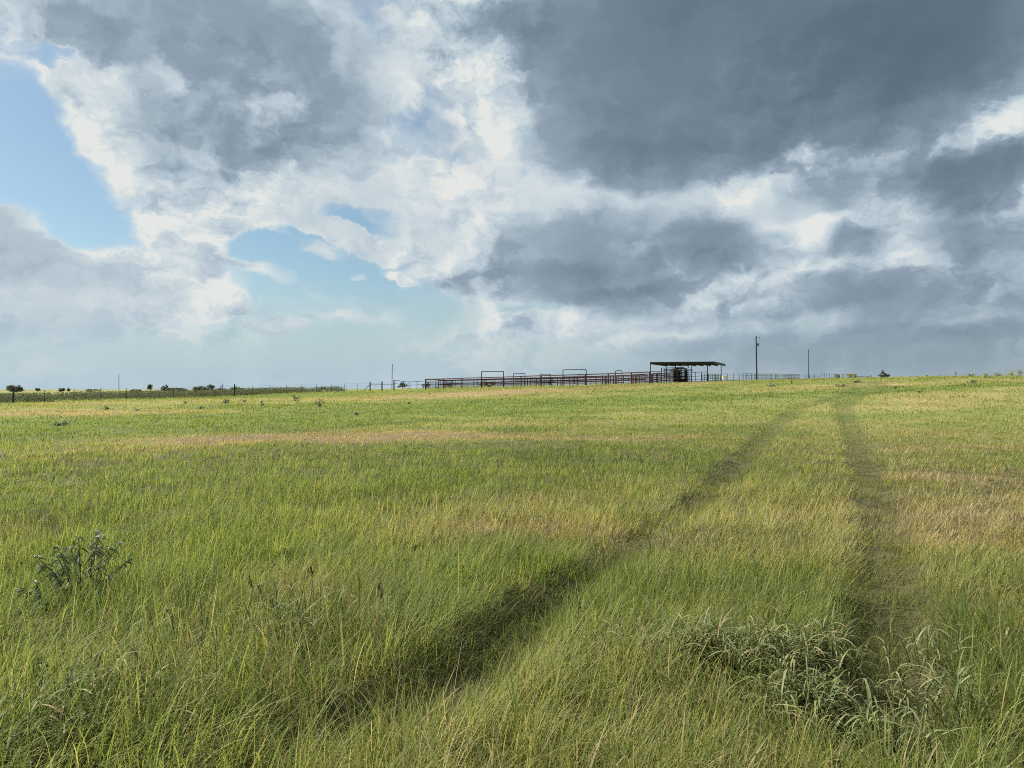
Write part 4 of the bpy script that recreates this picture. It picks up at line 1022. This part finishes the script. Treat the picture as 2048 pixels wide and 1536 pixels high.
for i, (px, d, wp, hp, lab, mt_) in enumerate([
 (1943, 84, 17, 11, 'dark ragged weed sticking up on the crest at the right', 'weed_leaf'), (1911.5, 84, 4, 13, 'single thin weed stem on the crest left of the ragged weed', 'weed_leaf'),
 (1972, 84, 12, 9, 'pale feathery weed on the crest between the dark ones at the right', 'yellow_weed'),
 (1996, 84, 19, 10, 'low dark weed on the crest right of the pale feathery one', 'weed_leaf'), (2024, 83, 19, 14, 'bushy olive weed on the crest near the right edge', 'yellow_weed'),
 (2041, 82, 14, 17, 'tall yellow weed on the crest at the right edge', 'yellow_weed'), (1853, 95, 8, 6, 'small brown weed tuft on the crest right of the barn roof', 'yellow_weed'),
 (1881, 90, 6, 5, 'tiny brown tuft on the crest left of the single thin stem', 'yellow_weed'), (1735, 118, 10, 7, 'pale weed clump on the crest before the low rail fence', 'yellow_weed')]):
    weed(px, 0, wp, hp, lab, 260 + i, mt_, d=d, dens=1.3)

# ---------------------------------------------------------------- thicket of tall weeds behind the left fence, and weeds around the corral
def weed_mass(name, label, xy, hgt, leaf, mat, seed, per=16):
    r_ = np.random.default_rng(seed); n = len(xy)
    z = H(xy[:, 0], xy[:, 1]); hp = hgt * r_.uniform(.55, 1.15, n)
    P = np.repeat(np.stack([xy[:, 0], xy[:, 1], z], -1), per, 0)
    t = r_.uniform(.1, 1, n * per); hpr = np.repeat(hp, per)
    P[:, 0] += r_.normal(0, .16, n * per); P[:, 1] += r_.normal(0, .16, n * per); P[:, 2] += t * hpr
    Dn = r_.normal(0, 1, (n * per, 3)); Dn[:, 2] = np.abs(Dn[:, 2]) * .5 - .1
    o = leaf_mesh(name, P, Dn, r_.uniform(.6, 1.3, n * per) * leaf, r_.uniform(.3, .5, n * per) * leaf, None, M[mat], seed + 1)
    return tag(o, label, 'weeds', kind='stuff')
r_ = np.random.default_rng(77)
t = r_.uniform(-8, 16.5, 9000); dd = r_.uniform(0, 1, 9000) ** 1.3 * 42
nrm = np.array([-.876, .482])
XY = np.stack([-49.9 + 1.485 * t + nrm[0] * (dd * .3 + .9) + 0 * dd, 77 + 2.70 * t + nrm[1] * (dd + 1.5) + dd * .5], -1)
den = fbm(XY[:, 0], XY[:, 1], 5.0, 3, 61); keep = (den > .40 + .28 * smoothstep(t, 9, 16)) 
weed_mass('weed_thicket', 'thicket of tall grey green weeds behind the left wire fence', XY[keep], .85, .17, 'thicket_leaf', 78, 14)
pc = r_.uniform(870, 1330, 1500); dc = r_.uniform(124, 160, 1500)
XY = np.stack([(pc - 1024) / F * dc, dc], -1); den = fbm(XY[:, 0], XY[:, 1], 4.0, 3, 62)
weed_mass('corral_weeds', 'olive weeds growing on the ground inside the corral pens', XY[den > .52], .45, .14, 'yellow_weed', 79, 10)

# ---------------------------------------------------------------- foreground plants
def ribbon_leaves(name, specs, mat, parent, origin, segs=8):
    """specs: base, azimuth, length, width, lift, curl, rnd -> arching grass leaves with a folded midrib"""
    V = []; Fc = []; A = []
    for (b_, az_, L_, w_, lift, curl, rn) in specs:
        p = Vector(b_); ang_ = lift; u = Vector((cos(az_), sin(az_), 0)); sd_ = Vector((-sin(az_), cos(az_), 0)); k = len(V)
        tw = random.Random(int(L_ * 1e6)).uniform(-.5, .5)
        for i in range(segs + 1):
            s = i / segs; wd = w_ * min(1, .35 + 3 * s) * (1 - s ** 2.2) + .0008
            d_ = u * cos(ang_) + Vector((0, 0, sin(ang_)))
            nrm_ = u * -sin(ang_) + Vector((0, 0, cos(ang_)))
            sv = (sd_ * cos(tw * s) + nrm_ * sin(tw * s))
            for c_ in (-.5, 0, .5): V.append(tuple(p + sv * (wd * c_) + nrm_ * (abs(c_) * wd * .35) - Vector(origin))); A.append(rn + .25 * s * s)
            p = p + d_ * (L_ / segs); ang_ -= curl / segs * (.6 + 1.1 * s)
        for i in range(segs):
            a_ = k + 3 * i
            Fc += [(a_, a_ + 1, a_ + 4, a_ + 3), (a_ + 1, a_ + 2, a_ + 5, a_ + 4)]
    return mesh_np(name, V, Fc, M[mat], {'rnd': np.clip(A, 0, 1)}, parent, smooth=True)
def broad_clump(px, row, rx, ry, stems, label, seed, Lm=.34, w=.013, hgt=.30):
    x0, y0 = to_ground(px, row); g = Vector((x0, y0, h1(x0, y0)))
    root = empty('leafy_clump', g); tag(root, label, 'grass clump', 'broad leaved blue green grass clumps')
    rr = random.Random(seed); sm = MB(); specs = []
    for k in range(stems):
        bx_, by_ = x0 + rr.gauss(0, .5) * rx, y0 + rr.gauss(0, .5) * ry; bz = h1(bx_, by_)
        la = rr.uniform(0, 2 * pi); ht = hgt * rr.uniform(.6, 1.25); lean = rr.uniform(.05, .5)
        top_ = Vector((bx_ + cos(la) * ht * lean, by_ + sin(la) * ht * lean, bz + ht))
        b0_ = Vector((bx_, by_, bz - .01)); sm.path([b0_, b0_.lerp(top_, .5) + Vector((0, 0, .02)), top_], .0028, 4, .0018)
        for j in range(rr.randint(4, 6)):
            t_ = .15 + .85 * j / 5; p = b0_.lerp(top_, min(1, t_)); az_ = la + (j % 2) * pi + rr.uniform(-.9, .9)
            rn = rr.uniform(.1, .72) if rr.random() > .06 else rr.uniform(.85, 1)
            specs.append((p, az_, Lm * rr.uniform(.55, 1.2), w * rr.uniform(.6, 1.3), rr.uniform(.2, 1.3), rr.uniform(.6, 3.2), rn))
    sm.build('stem', M['broad_leaf'], root)
    ribbon_leaves('leaves', specs, 'broad_leaf', root, g)
broad_clump(1270, 1325, .30, .16, 26, 'sparse broad leaved grass clump left of the densest one, leaves spread flat', 301, .20, .009, .17)
broad_clump(1400, 1340, .28, .20, 70, 'broad leaved grass clump left in the dense blue green patch at lower right', 302, .22, .009, .20)
broad_clump(1530, 1365, .26, .22, 120, 'densest blue green broad leaved grass clump at the lower right', 303, .22, .0095, .23)
broad_clump(1600, 1430, .20, .18, 70, 'drooping broad leaved grass clump in front of the densest one', 304, .22, .010, .19)
broad_clump(1650, 1345, .14, .14, 40, 'narrow broad leaved clump at the right end of the dense patch, by the track', 315, .20, .009, .22)
broad_clump(1850, 1440, .22, .16, 17, 'broad leaved grass clump with one long upright leaf at the lower right', 305, .24, .011, .22)
broad_clump(1910, 1350, .24, .18, 15, 'pale broad leaved grass clump nearest the right edge', 306, .22, .010, .19)
broad_clump(1750, 1500, .22, .12, 18, 'low broad leaved grass clump at the bottom between the wheel tracks', 307, .22, .010, .17)
broad_clump(1420, 1110, .45, .30, 26, 'pale thin broad leaved grass patch beside the left wheel track', 308, .20, .008, .16)
broad_clump(1300, 1110, .25, .18, 12, 'small broad leaved grass tuft at the bare brown spot in the wheel track', 309, .2, .009, .16)
broad_clump(1040, 1060, .5, .3, 16, 'sparse dull broad leaved grass in the tan patch above the left track', 310, .22, .008, .2)
broad_clump(250, 1420, .60, .40, 28, 'scattered broad pale leaves among the grass at the lower left', 311, .22, .010, .27)
broad_clump(100, 1500, .40, .20, 20, 'broad pale green leaves at the bottom left corner', 312, .22, .011, .27)
broad_clump(610, 1300, .45, .30, 44, 'tangled broad leaved grass under the dry seed stalks', 313, .26, .008, .32)
broad_clump(360, 1330, .35, .2, 14, 'few pale arching leaves right of the nettle like weed', 314, .22, .010, .27)

# nettle like weed with hanging leaves
def nettle(px, row, w, hgt, ns, label, seed):
    x0, y0 = to_ground(px, row); g = Vector((x0, y0, h1(x0, y0)))
    root = empty('nettle_plant', g); tag(root, label, 'weed')
    r_ = np.random.default_rng(seed); st = MB(); P = []; Dn = []
    for k in range(ns):
        tx = (k / (ns - 1) - .5) * w + r_.normal(0, .03); ty = r_.normal(0, .10); tz = hgt * (1 - .55 * abs(tx / w) ** 1.3 * 2 ** .5) * r_.uniform(.75, 1.05)
        b0_ = g + Vector((tx * .25, ty * .3, -.02)); m_ = g + Vector((tx * .6, ty * .6, tz * .6)); t_ = g + Vector((tx, ty, tz))
        st.path([b0_, m_, t_], .005, 5, .0025)
        for j in range(24):
            s = .30 + .70 * j / 23; p = m_.lerp(t_, (s - .5) * 2) if s > .5 else b0_.lerp(m_, s * 2)
            a_ = j * 2.4 + r_.uniform(-.4, .4); P.append(tuple(p)); Dn.append((cos(a_) * .9, sin(a_) * .9, .15 if j > 20 else -.35 + r_.normal(0, .2)))
        for j in range(9):   # young whorl at the tip
            a_ = j * .7; P.append(tuple(t_)); Dn.append((cos(a_), sin(a_), r_.uniform(.0, .7)))
    st.build('stem', M['nettle_leaf'], root)
    n = len(P); young = np.tile(np.array([0] * 24 + [1] * 9), ns)
    L_ = np.where(young, .045, .064) * r_.uniform(.6, 1.25, n)
    leaf_mesh('leaves', np.array(P), np.array(Dn), L_, L_ * r_.uniform(.18, .28, n), root, M['nettle_leaf'], seed + 3, rnd=np.clip(r_.normal(.35, .25, n) + young * .35, 0, 1), origin=g, droop=.8)
nettle(165, 1205, .60, .50, 12, 'grey green nettle like weed with hanging pointed leaves in the left foreground', 401)
nettle(88, 1222, .20, .26, 3, 'smaller nettle like weed leaning left beside the large one', 402)

def stalk(px, row, hgt, lean, label, seed, head=.09, dark=True):
    x0, y0 = to_ground(px, row); g = Vector((x0, y0, h1(x0, y0)))
    root = empty('seed_stalk', g); tag(root, label, 'seed stalk', 'dry seed stalks standing in the foreground grass')
    rr = random.Random(seed); t_ = g + Vector((lean, rr.uniform(-.03, .03), hgt))
    MB().path([g - Vector((0, 0, .02)), g.lerp(t_, .5) + Vector((-lean * .12, 0, .01)), t_], .0032, 5, .0018).build('stem', M['straw'], root)
    r_ = np.random.default_rng(seed); n = 46; s = r_.uniform(0, 1, n)
    d_ = (t_ - g).normalized(); P = np.array([tuple(t_ - d_ * (head * q_)) for q_ in s])
    Dn = np.array(d_)[None] * .9 + r_.normal(0, .45, (n, 3))
    leaf_mesh('seed_head', P, Dn, r_.uniform(.012, .03, n), r_.uniform(.002, .005, n), root, M['seed'] if dark else M['straw'], seed + 1, origin=g)
stalk(532, 1300, .44, -.10, 'straw stalk with a dark drooping seed head, leftmost of the foreground stalks', 501, .07)
stalk(545, 1305, .40, -.08, 'straw stalk with a frayed dark head right beside the leftmost one', 502, .06)
stalk(632, 1300, .50, -.02, 'slender upright stalk with a small black head in the left foreground', 503, .05)
stalk(735, 1330, .46, .07, 'straw stalk with a dark head right of the slender upright one', 504, .04)
stalk(748, 1345, .45, .05, 'short reddish stalk in the dark grass beside the left wheel track', 505, .05)
stalk(800, 1200, .40, .12, 'thin curved stalk with a hooked black tip above the wheel track', 506, .05)
stalk(690, 1340, .40, .04, 'pale straw stalk between the two dark headed stalks', 507, .05, False)
stalk(470, 1290, .30, -.14, 'pale stalk leaning far left beside the leftmost seed stalks', 508, .05, False)
stalk(920, 1240, .34, .02, 'thin brown stalk right of the hooked black tip', 509, .05)
stalk(1162, 1290, .22, -.01, 'short dark stalk just right of the left wheel track', 510, .06)
scene.cycles.use_denoising = False
scene.cycles.max_bounces = 5
scene.cycles.diffuse_bounces = 2
scene.cycles.glossy_bounces = 1
scene.cycles.transmission_bounces = 3
scene.cycles.use_adaptive_sampling = True
scene.cycles.adaptive_threshold = 0.02
scene.cycles.sample_clamp_indirect = 4
scene.cycles.pixel_filter_type = 'BLACKMAN_HARRIS'
scene.cycles.filter_width = 1.0
